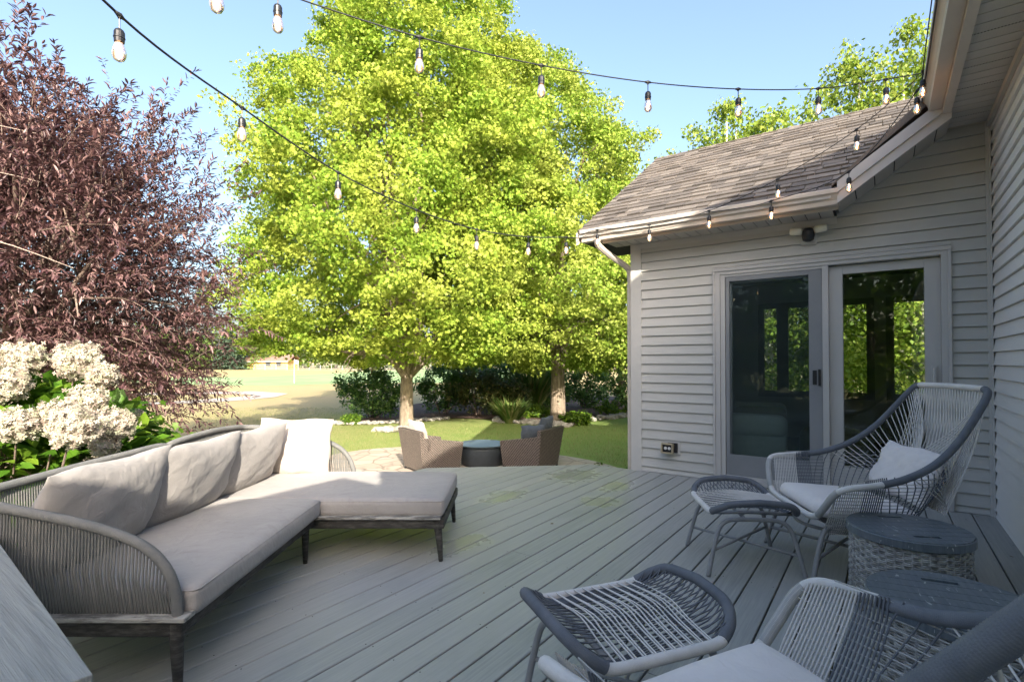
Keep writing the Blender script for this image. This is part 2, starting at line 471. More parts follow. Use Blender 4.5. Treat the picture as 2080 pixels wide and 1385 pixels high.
def shingle_mat():
    m, n, b = newmat("asphalt_shingles"); b.inputs['Roughness'].default_value = .9
    g = n.nodes.new("ShaderNodeNewGeometry")
    per = ramp(n, g.outputs['Random Per Island'], [(0, (.066, .057, .050)), (.35, (.096, .083, .072)), (.7, (.132, .112, .094)), (1, (.172, .152, .132))])
    no = N_(n, "ShaderNodeTexNoise", Scale=140.0, Detail=3.0); n.links.new(coords(n), no.inputs['Vector'])
    c = mix(n, ramp(n, no.outputs[0], [(.4, (0, 0, 0)), (.65, (.3, .3, .3))]), per, (.20, .185, .17))
    n.links.new(c, b.inputs['Base Color']); bump(n, b, no.outputs[0], .003, 1)
    return m
M['shingle'] = shingle_mat()

def glass_mat(name, tint=(.80, .86, .84), refl=1.0, film=0.0, fcol=(.10, .13, .14)):
    """a thin pane: mirror share from the angle, the rest passes through"""
    m = bpy.data.materials.new(name); m.use_nodes = True; n = m.node_tree; n.nodes.clear()
    out = n.nodes.new("ShaderNodeOutputMaterial")
    t = n.nodes.new("ShaderNodeBsdfTransparent"); t.inputs[0].default_value = (*tint, 1)
    g = n.nodes.new("ShaderNodeBsdfGlossy"); g.inputs['Roughness'].default_value = .01; g.inputs[0].default_value = (.9, .95, .93, 1)
    f = n.nodes.new("ShaderNodeFresnel"); f.inputs[0].default_value = 1.55
    mu = n.nodes.new("ShaderNodeMath"); mu.operation = 'MULTIPLY'; mu.inputs[1].default_value = refl; mu.use_clamp = True
    n.links.new(f.outputs[0], mu.inputs[0])
    mx = n.nodes.new("ShaderNodeMixShader"); n.links.new(mu.outputs[0], mx.inputs[0]); n.links.new(t.outputs[0], mx.inputs[1]); n.links.new(g.outputs[0], mx.inputs[2])
    last = mx.outputs[0]
    if film:
        d = n.nodes.new("ShaderNodeBsdfDiffuse"); d.inputs[0].default_value = (*fcol, 1)
        m2 = n.nodes.new("ShaderNodeMixShader"); m2.inputs[0].default_value = film; n.links.new(last, m2.inputs[1]); n.links.new(d.outputs[0], m2.inputs[2]); last = m2.outputs[0]
    n.links.new(last, out.inputs[0]); return m
M['glass'] = glass_mat("window_glass", (.95, .98, .96), .75)
M['bulb'] = glass_mat("bulb_glass", (.97, .93, .88), 1.6, .22, (.78, .55, .40))
M['screen'] = glass_mat("insect_screen", (.80, .84, .86), .0, .10)
M['tabletop'] = glass_mat("smoked_table_glass", (.10, .12, .12), .6, .5)
def emis(name, c, s):
    m, n, b = newmat(name); b.inputs['Base Color'].default_value = (*c, 1)
    b.inputs['Emission Color'].default_value = (*c, 1); b.inputs['Emission Strength'].default_value = s; return m
M['filament'] = emis("glowing_filament", (1.0, .50, .20), 9.0)

# leaves
M['maple'] = leafmat("maple_leaves", [(.15, .26, .03), (.21, .34, .038), (.28, .40, .05), (.35, .44, .07)], .42, .5, clump=(.8, (.36, .43, .07)), gloss=.2)
M['maple_b'] = leafmat("second_maple_leaves", [(.15, .25, .03), (.21, .33, .04), (.27, .39, .055), (.35, .42, .09)], .42, .5, clump=(.9, (.35, .42, .08)), gloss=.2)
M['purple'] = leafmat("purple_leaves", [(.05, .022, .028), (.10, .052, .056), (.16, .092, .09), (.25, .155, .145)], .2, .4, gloss=.5)
M['hyd'] = leafmat("hydrangea_leaves", [(.05, .13, .012), (.10, .22, .02), (.20, .32, .03)], .35, .4)
M['vine'] = leafmat("lobed_shrub_leaves", [(.045, .12, .014), (.09, .19, .02), (.16, .26, .03)], .35)
M['floret'] = leafmat("cream_florets", [(.44, .36, .31), (.52, .46, .38), (.60, .55, .46), (.48, .52, .33)], .3, .7, gloss=.1)
M['shrub'] = leafmat("shrub_leaves", [(.06, .14, .04), (.11, .22, .055), (.19, .31, .08)], .35)
M['shrub_b'] = leafmat("olive_shrub_leaves", [(.07, .11, .035), (.13, .17, .055), (.24, .21, .09)], .3)
M['shrub_c'] = leafmat("bright_shrub_leaves", [(.05, .12, .015), (.11, .21, .02), (.20, .30, .03)], .3)
M['birch'] = leafmat("birch_leaves", [(.12, .20, .025), (.22, .32, .045), (.34, .40, .08)], .42)
M['birchbark'] = simple("birch_bark", (.62, .58, .50), .7, (.16, .13, .11), 5, stretch=(1, 1, 4), lo=.52, hi=.66)
M['far'] = leafmat("distant_leaves", [(.07, .13, .03), (.13, .20, .05), (.18, .25, .08)], .25)
M['spruce'] = leafmat("spruce_needles", [(.05, .085, .055), (.085, .125, .08)], .1)
M['grass'] = leafmat("grass_blades", [(.14, .20, .045), (.22, .28, .07), (.32, .32, .13), (.40, .34, .18)], .3)
M['reedgrass'] = leafmat("ornamental_grass_blades", [(.07, .15, .03), (.14, .22, .05), (.30, .28, .12)], .3)

def ground_mat():
    m, n, b = newmat("lawn"); b.inputs['Roughness'].default_value = .95; b.inputs['Specular IOR Level'].default_value = .1
    co = coords(n)
    n1 = N_(n, "ShaderNodeTexNoise", Scale=.16, Detail=6.0, Roughness=.6); n.links.new(co, n1.inputs['Vector'])
    n2 = N_(n, "ShaderNodeTexNoise", Scale=2.2, Detail=8.0, Roughness=.7); n.links.new(co, n2.inputs['Vector'])
    n3 = N_(n, "ShaderNodeTexNoise", Scale=30.0, Detail=4.0); n.links.new(co, n3.inputs['Vector'])
    ln = n.nodes.new("ShaderNodeVectorMath"); ln.operation = 'DISTANCE'; ln.inputs[1].default_value = (*W(3.5, 12.5, GZ),); n.links.new(co, ln.inputs[0])
    near = n.nodes.new("ShaderNodeMapRange"); near.inputs[1].default_value = 4.5; near.inputs[2].default_value = 13; near.inputs[3].default_value = .38; near.inputs[4].default_value = -.12
    n.links.new(ln.outputs['Value'], near.inputs[0])
    a = n.nodes.new("ShaderNodeMath"); a.operation = 'MULTIPLY_ADD'; a.inputs[1].default_value = .55; n.links.new(n1.outputs[0], a.inputs[0]); n.links.new(near.outputs[0], a.inputs[2])
    a2 = n.nodes.new("ShaderNodeMath"); a2.operation = 'MULTIPLY_ADD'; a2.inputs[1].default_value = .5; n.links.new(n2.outputs[0], a2.inputs[0]); n.links.new(a.outputs[0], a2.inputs[2])
    c = ramp(n, a2.outputs[0], [(.30, (.43, .33, .19)), (.48, (.39, .33, .17)), (.64, (.29, .32, .12)), (.9, (.20, .30, .08))])
    c = mix(n, ramp(n, n3.outputs[0], [(.4, (0, 0, 0)), (.7, (.4, .4, .4))]), c, (.24, .25, .09))
    n.links.new(c, b.inputs['Base Color']); bump(n, b, n3.outputs[0], .03, .8)
    return m
M['lawn'] = ground_mat()
M['fairway'] = simple("fairway_turf", (.20, .33, .12), .95, (.27, .38, .16), .25)
M['path'] = simple("cart_path_gravel", (.40, .35, .30), .95, (.46, .41, .35), 1.2)

def paver_mat():
    m, n, b = newmat("flagstone_patio"); b.inputs['Roughness'].default_value = .85
    vo = N_(n, "ShaderNodeTexVoronoi", Scale=2.6); vo.feature = 'DISTANCE_TO_EDGE'; n.links.new(coords(n), vo.inputs['Vector'])
    vc = N_(n, "ShaderNodeTexVoronoi", Scale=2.6); n.links.new(coords(n), vc.inputs['Vector'])
    base = ramp(n, vc.outputs['Color'], [(.2, (.42, .35, .28)), (.6, (.50, .42, .34)), (.9, (.40, .37, .33))])
    e = ramp(n, vo.outputs[0], [(.02, (0, 0, 0)), (.05, (1, 1, 1))])
    n.links.new(mix(n, e, (.30, .25, .20), base), b.inputs['Base Color']); bump(n, b, e, .01, .8)
    return m
M['paver'] = paver_mat()

# ================================================================== SETTING
mb = MB()
mb.add([(-900, -700, GZ), (900, -700, GZ), (900, 900, GZ), (-900, 900, GZ)], [(0, 1, 2, 3)])
tag(mb.build("ground", M['lawn']), "dry tan and green lawn stretching away from the deck", "ground", kind="structure")

def sheet(name, poly, z, mat, label):
    mb = MB(); mb.add([(p.x, p.y, z) for p in poly], [tuple(range(len(poly)))])
    return tag(mb.build(name, mat), label, name.replace('_', ' '), kind="structure")
fw = [(250, 770), (400, 766), (520, 765), (620, 761), (700, 757), (760, 752), (900, 750), (1050, 750), (1050, 772), (900, 778), (740, 777), (650, 781), (560, 784), (450, 783), (330, 779), (250, 776)]
sheet("fairway", [on_ground(*p) for p in fw], GZ + .012, M['fairway'], "mown green fairway strip curving across the dry field")
outer = [(250, 798), (330, 797), (430, 795), (520, 794.5), (586, 799), (560, 806), (500, 812), (420, 817), (330, 821), (250, 824)]
inner = [(250, 803), (330, 802), (400, 800.5), (470, 799.5), (512, 801), (512, 803), (470, 807), (400, 812), (330, 816), (250, 819)]
mb = MB(); o_ = [on_ground(*p, GZ + .02) for p in outer]; i_ = [on_ground(*p, GZ + .02) for p in inner]
mb.add(o_ + i_, [(k, k + 1, len(o_) + k + 1, len(o_) + k) for k in range(len(o_) - 1)])
tag(mb.build("cart_path", M['path']), "pale hairpin cart path looping on the dry field", "path", kind="structure")
pc = W(-1.1, 8.7); pt = [Vector((pc.x + 3.3 * math.cos(a) * (1 + .04 * math.sin(5 * a)), pc.y + 3.0 * math.sin(a) * (1 + .05 * math.sin(3 * a)), 0)) for a in [i * math.pi / 24 for i in range(48)]]
sheet("patio", pt, GZ + .015, M['paver'], "flagstone patio on the lawn below the deck edge")
bed = [on_ground(*p) for p in [(690, 860), (730, 861), (780, 860), (850, 853), (930, 850), (1010, 853), (1080, 858), (1140, 862), (1200, 848), (1290, 838), (1500, 832), (1500, 805), (1200, 806), (1000, 812), (850, 820), (770, 836), (720, 848)]]
sheet("garden_bed", bed, GZ + .03, M['mulch'], "brown mulch bed under the shrubs and maples")

# ------------------------------------------------------------------ deck
mb = MB(); P0 = -2.074; PITCH = .1459
def deck_end(x):
    if x > -2.85: return 5.455
    return 5.36 + (x + 2.85) * .88
k0 = int((-4.2 - P0) / PITCH) - 1
for k in range(k0, 20):
    x0 = P0 + k * PITCH + .0042; x1 = P0 + (k + 1) * PITCH - .0042
    x0 = max(x0, -4.20); x1 = min(x1, .702)
    if x1 - x0 < .01: continue
    e0, e1 = deck_end(x0), deck_end(x1)
    cuts = [-3.2]
    if k % 2: cuts.append(1.9 + .9 * math.sin(k * 2.1) if k % 4 == 1 else -1.0)
    cuts.append(None)
    for a, bq in zip(cuts, cuts[1:]):
        y0 = a; ya = (bq - .002) if bq is not None else e0; yb = (bq - .002) if bq is not None else e1
        b_ = .003
        lo = [(x0, y0, -.025), (x1, y0, -.025), (x1, yb, -.025), (x0, ya, -.025)]
        md = [(x0, y0, -b_), (x1, y0, -b_), (x1, yb, -b_), (x0, ya, -b_)]
        up = [(x0 + b_, y0 + .001, 0), (x1 - b_, y0 + .001, 0), (x1 - b_, yb - .001, 0), (x0 + b_, ya - .001, 0)]
        mb.add(lo + md + up, [(0, 3, 2, 1), (8, 9, 10, 11)] + [(i + o, (i + 1) % 4 + o, (i + 1) % 4 + 4 + o, i + 4 + o) for o in (0, 4) for i in range(4)])
tag(mb.build("deck", M['deck']), "grey composite deck boards running towards the sliding door", "deck", kind="structure")
mb = MB()
edge = [(-4.19, -3.2), (-4.19, deck_end(-4.19) - .02), (-2.86, 5.34), (-2.30, 5.435)]
for (a, bq) in zip(edge, edge[1:]):
    a = Vector((*a, 0)); bq = Vector((*bq, 0)); t = (bq - a).normalized(); nn = Vector((-t.y, t.x, 0)) * .02
    mb.add([a + Vector((0, 0, GZ)), bq + Vector((0, 0, GZ)), bq + nn + Vector((0, 0, GZ)), a + nn + Vector((0, 0, GZ)),
            a + Vector((0, 0, -.027)), bq + Vector((0, 0, -.027)), bq + nn + Vector((0, 0, -.027)), a + nn + Vector((0, 0, -.027))],
           [(0, 3, 2, 1), (4, 5, 6, 7), (0, 1, 5, 4), (1, 2, 6, 5), (2, 3, 7, 6), (3, 0, 4, 7)])
for y in (-2.6, -1.4, -.2, 1.0, 2.2, 3.2): mb.box(-4.15, y, -.2, .70, y + .04, -.03)
mb.box(-2.9, 4.3, -.2, .7, 4.34, -.03); mb.box(-2.3, 5.2, -.2, .7, 5.24, -.03)
tag(mb.build("deck_framing", simple("deck_framing_wood", (.10, .10, .095), .7, (.14, .14, .13), 4)), "skirt boards and joists under the deck", "deck framing", kind="structure")
mb = MB(); rs = random.Random(3)
for k in range(k0 + 1, 19):
    for y in [(-.6 + .406 * j) for j in range(0, 15)]:
        for s in (.02, PITCH - .02):
            x = P0 + k * PITCH + s; yy = y + rs.uniform(-.012, .012)
            if yy > deck_end(x) - .05 or rs.random() < .45: continue
            r = .0035
            mb.add([(x + r * math.cos(a), yy + r * math.sin(a), .0006) for a in [i * math.pi / 3 for i in range(6)]], [tuple(range(6))])
tag(mb.build("deck_screws", M['dark']), "small dark screw heads in the deck boards", "screws", kind="stuff")

rng_ = np.random.default_rng(9); q_ = np.array([(-2.9, 4.6), (-1.2, 2.6), (-2.2, 4.3), (-1.7, 2.1), (-2.95, 3.1), (-.5, 2.0), (-1.4, 4.2), (.3, 4.9), (.5, 5.2), (.58, 5.35), (-1.0, 1.4), (-2.6, 4.9), (-2.0, 3.3), (.62, 4.4), (-.3, 4.4), (-1.1, 5.3)])
fl_ = leaves("fallen_leaves", MAPLE, np.c_[q_, np.full(len(q_), .004)], np.c_[rng_.normal(size=(len(q_), 2)), np.zeros(len(q_))], np.tile([0.1, 0.05, 1.0], (len(q_), 1)), rng_.uniform(.012, .03, len(q_)), simple("dry_leaf", (.16, .11, .04), .8))
tag(fl_, "a few small dry leaves scattered on the deck boards", "leaves", kind="stuff")

# ------------------------------------------------------------------ house
WY = 5.47; WX = .708; C0 = .053; CP = .1016
house = thing("house", "grey beige clapboard house with shingled wing, gutters and sliding door", "house", (0, 0, 0))
def course_x(mb, x0, x1, z0, z1, y):
    """one lap board on a wall facing -Y: leans out at its lower edge"""
    z0 += .0045
    mb.prism([(y - .020, z0), (y + .01, z0), (y + .01, z1), (y - .003, z1)], lambda a, b: (x0, a, b), lambda a, b: (x1, a, b))
def rake_x(z):       # where the sloped soffit stops the boards
    return -.33 + (z - 2.52) / .70
mb = MB()
z = C0 - CP
while z < 3.10:
    z0, z1 = max(z, 0.0), z + CP
    if z1 <= 2.515:
        segs = [(-2.172, .665)]
    else:
        segs = [(max(-2.172, rake_x(z0) - .03) if z > 2.45 else -2.172, .665)]
    for (a, bq) in segs:
        if z0 < 2.14 and z1 > 0:
            if z1 > 2.14:
                course_x(mb, a, -1.407, z0, z1, WY); course_x(mb, .450, bq, z0, z1, WY)
                course_x(mb, -1.407, .450, 2.141, z1, WY)
            else:
                course_x(mb, a, -1.407, z0, z1, WY); course_x(mb, .450, bq, z0, z1, WY)
        elif bq - a > .02: course_x(mb, a, bq, z0, min(z1, 3.09), WY)
    z += CP
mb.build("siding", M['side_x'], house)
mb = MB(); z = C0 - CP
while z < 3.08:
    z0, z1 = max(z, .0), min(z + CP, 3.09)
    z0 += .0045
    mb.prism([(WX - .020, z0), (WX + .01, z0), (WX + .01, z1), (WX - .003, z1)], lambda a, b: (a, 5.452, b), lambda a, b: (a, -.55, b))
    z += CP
mb.build("siding", M['side_y_lifted'], house)
# structural walls behind the boards
mb = MB()
mb.box(-2.255, WY + .012, GZ, -1.405, WY + .14, 2.60)
mb.box(.448, WY + .012, GZ, 3.2, WY + .14, 3.12)
mb.box(-1.405, WY + .012, 2.135, .448, WY + .14, 2.60)
mb.box(-1.405, WY + .012, GZ, .448, WY + .14, -.002)
mb.box(-.33, WY + .012, 2.60, .448, WY + .14, 2.72); mb.box(-.05, WY + .012, 2.72, .448, WY + .14, 2.9)
mb.box(WX + .012, -.55, GZ, WX + .14, WY + .01, 3.1)                    # long wall beside the deck
mb.box(WX + .142, -.55, GZ, 4.9, -.41, 3.1)                               # gable end wall
mb.build("wall", M['plaster'], house)
# corner trims
mb = MB()
mb.box(-2.268, WY - .022, GZ, -2.168, WY + .01, 2.505)
mb.box(-2.290, WY - .022, GZ, -2.2685, WY + .10, 2.505)
mb.build('corner_trim', M['trim'], house); mb = MB()
mb.box(.664, WY - .024, .0, .690, WY + .005, 3.08)
mb.box(.684, WY - .05, .0, .692, WY - .0245, 3.08)
mb.build("corner_trim", M['trim'], house)
mb = MB(); mb.box(-2.168, WY - .020, 2.44, -.33, WY - .001, 2.505)
mb.build("frieze_board", M['trim'], house)
# ---- roof of the wing
EY, EZ, SL = 5.02, 2.62, .65
RY = 7.47; RZ = EZ + SL * (RY - EY)
ln = math.hypot(1, SL); ty, tz = 1 / ln, SL / ln; ny, nz = -SL / ln, 1 / ln
L = (RY - EY) * ln; EXP = .135; n_c = int(L / EXP) + 1
mb = MB(); rs = random.Random(5)
for k in range(n_c):
    s0 = k * EXP; s1 = min(s0 + EXP * 1.25, L)
    x = -2.72 + rs.uniform(-.2, 0)
    while x < min(2.4, (-.33 + SL * ty * s0 / .70) if s0 > .06 else -.29):
        wd = rs.choice((.12, .15, .2, .26)); th = rs.uniform(.010, .026)
        a0 = max(x, -2.72); a1 = min(x + wd - .007, max(-.29, -.33 + SL * ty * s0 / .70 + .05))
        if a1 > a0:
            def pt_(xx, s, h): return (xx, EY + ty * s + ny * h, EZ + tz * s + nz * h)
            vs = [pt_(a0, s0, 0), pt_(a1, s0, 0), pt_(a1, s1, 0.001), pt_(a0, s1, 0.001), pt_(a0, s0, th), pt_(a1, s0, th), pt_(a1, s1, .003), pt_(a0, s1, .003)]
            mb.add(vs, [(0, 3, 2, 1), (4, 5, 6, 7), (0, 1, 5, 4), (1, 2, 6, 5), (2, 3, 7, 6), (3, 0, 4, 7)])
        x += wd
x = -2.72
while x < 2.4:                                                                   # ridge caps
    x1 = x + .16
    mb.add([(x, RY - .13, RZ - .07), (x, RY, RZ + .018), (x, RY + .13, RZ - .07), (x1 + .03, RY - .13, RZ - .080), (x1 + .03, RY, RZ + .008), (x1 + .03, RY + .13, RZ - .080)],
           [(0, 1, 4, 3), (1, 2, 5, 4), (0, 3, 5, 2)])
    x = x1
roof = mb.build("roof", M['shingle'], house)
mb = MB()
mb.prism([(EY, EZ - .02), (RY, RZ - .02), (2 * RY - EY, EZ - .02), (2 * RY - EY, EZ - .06), (RY, RZ - .12), (EY, EZ - .06)], lambda a, b: (-2.71, a, b), lambda a, b: (-.345, a, b))
mb.add([(-2.72, RY, RZ), (2.5, RY, RZ), (2.5, 2 * RY - EY, EZ), (-2.72, 2 * RY - EY, EZ)], [(0, 1, 2, 3)])
mb.build("roof_deck", M['soffit'], house)
mb = MB()          # left rake boards of the wing
for s in (1, -1):
    ya, yb = (EY, RY) if s > 0 else (2 * RY - EY, RY)
    mb.prism([(ya, EZ - .008), (yb, RZ - .008), (yb, RZ - .16), (ya, EZ - .14)], lambda a, b: (-2.745, a, b), lambda a, b: (-2.722, a, b))
mb.build("rake_board", M['gutter'], house)
# wing west wall (seen from the side only)
mb = MB(); mb.prism([(WY + .142, GZ), (9.46, GZ), (9.46, 2.5), (RY, RZ - .14), (WY + .142, 2.5)], lambda a, b: (-2.25, a, b), lambda a, b: (-2.14, a, b)); mb.build("side_wall", M['trim'], house)
# gutter, fascia, soffit of the wing
def gutter(mb, p0, p1, outw, w=.125, h=.125):
    """K-style gutter between p0 and p1 (top back edge), outw = unit vector away from the fascia"""
    prof = [(0, 0), (0, -h), (w * .62, -h), (w * .66, -h * .72), (w * .86, -h * .40), (w, -h * .30), (w, -h * .06), (w * .96, 0), (w * .9, 0), (w * .9, -h * .1), (w * .05, -h * .12), (w * .05, 0)]
    mb.prism(prof, lambda a, b: Vector(p0) + outw * a + Vector((0, 0, b)), lambda a, b: Vector(p1) + outw * a + Vector((0, 0, b)))
g1 = MB(); gutter(g1, (-2.69, 5.125, 2.635), (-.29, 5.125, 2.635), Vector((0, -1, 0)))
g1.build("gutter", M['gutter'], house)
mb = MB(); mb.box(-2.5, 5.127, 2.485, -.30, 5.147, 2.60); mb.build("fascia", M['gutter'], house)
mb = MB(); x = -2.46
while x < -.36:
    mb.box(x, 5.149, 2.497, min(x + .098, -.33), WY - .022, 2.505); x += .106
mb.build("soffit", M['soffit'], house)
mb = MB(); mb.box(-2.5, 5.149, 2.507, -.33, WY - .02, 2.512); mb.box(-2.7, 5.15, 2.512, -2.29, WY + .5, 2.53); mb.build("soffit_backing", M['dark'], house)
# downspout: elbow back to the wall, then down the far corner
mb = MB()
dp = cr([(-2.50, 5.06, 2.52), (-2.50, 5.07, 2.46), (-2.44, 5.24, 2.37), (-2.35, 5.46, 2.27), (-2.33, 5.52, 2.2), (-2.33, 5.53, 2.0)], 6) + [Vector((-2.33, 5.53, GZ + .1))]
mb.tube(dp, .034, 8)
mb.build("downspout", M['gutter'], house, smooth=False)
# sloped rake on the right: the lower end of the main roof
def rk(x, dz=0.0): return 2.52 + .70 * (x + .33) + dz
mb = MB()
mb.prism([(-.30, rk(-.30, -.03)), (.43, rk(.43, -.03)), (.43, rk(.43, .125)), (-.30, rk(-.30, .125))], lambda a, b: (a, 5.02, b), lambda a, b: (a, 5.045, b))
mb.prism([(-.30, rk(-.30, .055)), (.43, rk(.43, .055)), (.43, rk(.43, .15)), (-.30, rk(-.30, .15))], lambda a, b: (a, 5.004, b), lambda a, b: (a, 5.0185, b))
mb.build("rake_board", M['door'], house)
mb = MB(); x = -.31
while x < .42:
    x1 = min(x + .125, .43)
    mb.prism([(x, rk(x)), (x1, rk(x1)), (x1, rk(x1) + .01), (x, rk(x) + .01)], lambda a, b: (a, 5.047, b), lambda a, b: (a, WY - .003, b)); x += .133
mb.build("soffit", M['soffit'], house)
mb = MB()
mb.prism([(-.27, rk(-.27, .012)), (.42, rk(.42, .012)), (.42, rk(.42, .14)), (-.27, rk(-.27, .14))], lambda a, b: (a, 5.048, b), lambda a, b: (a, 7.4, b))
mb.build("roof_edge_fill", M['dark'], house)
# ---- main roof
RX2, RZ2 = 2.75, 5.22
E2X, E2Z = .25, 3.2
m2 = (RZ2 - E2Z) / (RX2 - E2X)
mb = MB()
def mp_(x): return E2Z + m2 * (x - E2X)
mb.prism([(E2X, E2Z + .0), (RX2, RZ2), (2 * RX2 - E2X, E2Z), (2 * RX2 - E2X, E2Z - .03), (RX2, RZ2 - .12), (E2X, E2Z - .03)], lambda a, b: (a, -.72, b), lambda a, b: (a, 5.0, b))
mb.prism([(-.34, rk(-.34, .155)), (E2X, E2Z + .0), (RX2, RZ2), (2 * RX2 - E2X, E2Z), (2 * RX2 - E2X, E2Z - .03), (RX2, RZ2 - .12), (-.34, rk(-.34, .14))], lambda a, b: (a, 5.0005, b), lambda a, b: (a, 7.62, b))
mb.build("roof", M['shingle'], house)
mb = MB()          # gable fills so that the attic is closed
for y in (-.50, 7.45): mb.prism([(WX + .01, 3.09), (2 * RX2 - WX, 3.09), (2 * RX2 - WX, mp_(WX) - .12), (RX2, RZ2 - .14), (WX + .01, mp_(WX) - .12)], lambda a, b: (a, y, b), lambda a, b: (a, y + .1, b))
mb.build("gable", M['side_x'], house)
mb = MB(); gutter(mb, (.372, -.70, 3.222), (.372, 5.018, 3.222), Vector((-1, 0, 0)), .125, .125); mb.build("gutter", M['gutter'], house)
mb = MB(); mb.box(.374, -.70, 3.06, .392, 5.018, 3.21); mb.box(.392, -.70, 3.06, .425, 5.018, 3.079)
mb.build("fascia", M['gutter'], house)
pl = MB(); vt = MB(); y = 5.42; i = 0
while y > -.6:
    y0 = y - .098
    xa = .43 if y < 5.0 else .43
    (vt if i % 4 in (1, 2) else pl).box(xa, y0, 3.081, .692, y, 3.090); y -= .106; i += 1
pl.build("soffit", M['soffit'], house)
def vent_mat():
    m, n, b = newmat("vented_soffit"); b.inputs['Roughness'].default_value = .6
    vo = N_(n, "ShaderNodeTexVoronoi", Scale=1.0, Randomness=0.0); n.links.new(coords(n, (70, 70, 70)), vo.inputs['Vector'])
    n.links.new(ramp(n, vo.outputs[0], [(.28, (.02, .02, .02)), (.36, (.42, .40, .36))]), b.inputs['Base Color']); return m
vt.build("soffit_vent", vent_mat(), house)
mb = MB(); mb.box(.40, -.70, 3.092, .72, 5.45, 3.10); mb.build("soffit_backing", M['dark'], house)
mb = MB(); mb.box(.668, -.55, 3.035, .692, 5.42, 3.079); mb.build("soffit_trim", M['soffit'], house)
# unseen block added behind the camera to shade the near end of the deck
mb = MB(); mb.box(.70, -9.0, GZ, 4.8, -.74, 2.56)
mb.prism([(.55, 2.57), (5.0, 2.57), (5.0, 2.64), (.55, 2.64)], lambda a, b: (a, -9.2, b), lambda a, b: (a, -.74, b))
mb.build("shade_block", M['side_y_lifted'], house)

# ---- sliding door
dr = MB()
dr.box(-1.405, WY - .030, .0, -1.335, WY + .10, 2.139); dr.box(.385, WY - .030, .0, .449, WY + .10, 2.139)
dr.box(-1.335, WY - .030, 2.07, .385, WY + .10, 2.139); dr.box(-1.335, WY - .035, .0, .385, WY + .10, .045)
dr.box(-1.405, WY - .042, 2.105, .449, WY - .0305, 2.139); dr.box(.425, WY - .042, .0, .449, WY - .0305, 2.104); dr.box(-1.405, WY - .042, .0, -1.383, WY - .0305, 2.104)
door = dr.build("sliding_door", M['door'], house, bevel=.003)
mb = MB()          # screen leaf
x0, x1, y0, y1 = -1.285, -.452, WY - .015, WY + .005
mb.box(x0, y0, .075, x0 + .035, y1, 2.045); mb.box(x1 - .105, y0, .075, x1, y1, 2.045)
mb.box(x0 + .035, y0, 2.0, x1 - .105, y1, 2.045); mb.box(x0 + .035, y0, .075, x1 - .105, y1, .28)
mb.build("screen_frame", M['screenframe'], door, bevel=.002)
mb = MB(); mb.box(x0 + .034, WY - .006, .279, x1 - .104, WY - .0045, 2.001); mb.build("screen_mesh", M['screen'], door)
mb = MB(); mb.box(-1.333, WY - .02, .046, -1.29, WY + .02, 2.069); mb.box(-.450, WY - .028, .046, -.400, WY + .03, 2.069); mb.box(-1.29, WY - .02, .046, -.45, WY + .02, .073); mb.box(-1.29, WY - .02, 2.047, -.45, WY + .02, 2.069)
mb.build("frame", M['door'], door, bevel=.002)
def leaf(x0, x1, y0, y1, st, top, bot):
    mb = MB(); mb.box(x0, y0, .05, x0 + st, y1, 2.06); mb.box(x1 - st, y0, .05, x1, y1, 2.06)
    mb.box(x0 + st, y0, top, x1 - st, y1, 2.06); mb.box(x0 + st, y0, .05, x1 - st, y1, bot)
    f = mb.build("door_leaf", M['door'], door, bevel=.003)
    g = MB(); ym = (y0 + y1) / 2; g.box(x0 + st - .002, ym - .003, bot - .002, x1 - st + .002, ym + .003, top + .002)
    g.build("pane", M['glass'], f); return f
leaf(-1.31, -.42, WY + .032, WY + .068, .07, 1.985, .16)
lr = leaf(-.40, .385, WY + .022, WY + .062, .105, 1.985, .26)
mb = MB(); mb.tube(cr([(.335, WY + .02, .93), (.335, WY - .035, .94), (.335, WY - .045, 1.0), (.335, WY - .04, 1.1), (.335, WY - .03, 1.13), (.335, WY + .02, 1.14)], 5), .008, 8)
mb.box(.318, WY + .008, .90, .352, WY + .0215, 1.17); mb.build("handle", M['trim'], lr, smooth=False)
mb = MB(); mb.box(-.485, WY - .030, .98, -.465, WY - .0155, 1.13); mb.box(-.53, WY - .022, .99, -.497, WY - .0155, 1.12); mb.build("latch", M['black'], door)

# ---- room behind the door
RB = 9.3
wins = [(-1.62, -1.37), (-1.27, -.90), (-.68, -.17), (.09, .68)]
room = MB()
room.box(-2.13, WY + .142, -.06, 2.3, RB, -.02)
xs = [-2.13] + [v for w_ in wins for v in w_] + [2.3]
for i in range(0, len(xs), 2): room.box(xs[i], RB, -.06, xs[i + 1], RB + .14, 2.46)
for (a, bq) in wins: room.box(a, RB, -.06, bq, RB + .14, .69); room.box(a, RB, 2.08, bq, RB + .14, 2.46)
room.box(-2.13, WY + .142, -.06, -2.08, RB, 2.46); room.box(2.3, WY + .142, -.06, 2.4, RB + .14, 2.46)
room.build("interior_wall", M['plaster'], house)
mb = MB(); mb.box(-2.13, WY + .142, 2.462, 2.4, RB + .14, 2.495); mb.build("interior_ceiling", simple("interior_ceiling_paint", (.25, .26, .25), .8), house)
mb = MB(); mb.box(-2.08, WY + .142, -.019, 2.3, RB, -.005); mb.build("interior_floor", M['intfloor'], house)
for (a, bq) in wins:
    mb = MB(); t = .035
    mb.box(a - .06, RB - .02, .63, a + t, RB - .001, 2.14); mb.box(bq - t, RB - .02, .63, bq + .06, RB - .001, 2.14)
    mb.box(a + t, RB - .02, 2.05, bq - t, RB - .001, 2.14); mb.box(a + t, RB - .02, .63, bq - t, RB - .001, .73)
    f = mb.build("window", simple("window_trim_paint", (.30, .31, .31), .5), house)
    mb = MB(); mb.box(a - .001, RB + .06, .688, bq + .001, RB + .065, 2.082); mb.build("pane", M['glass'], f)
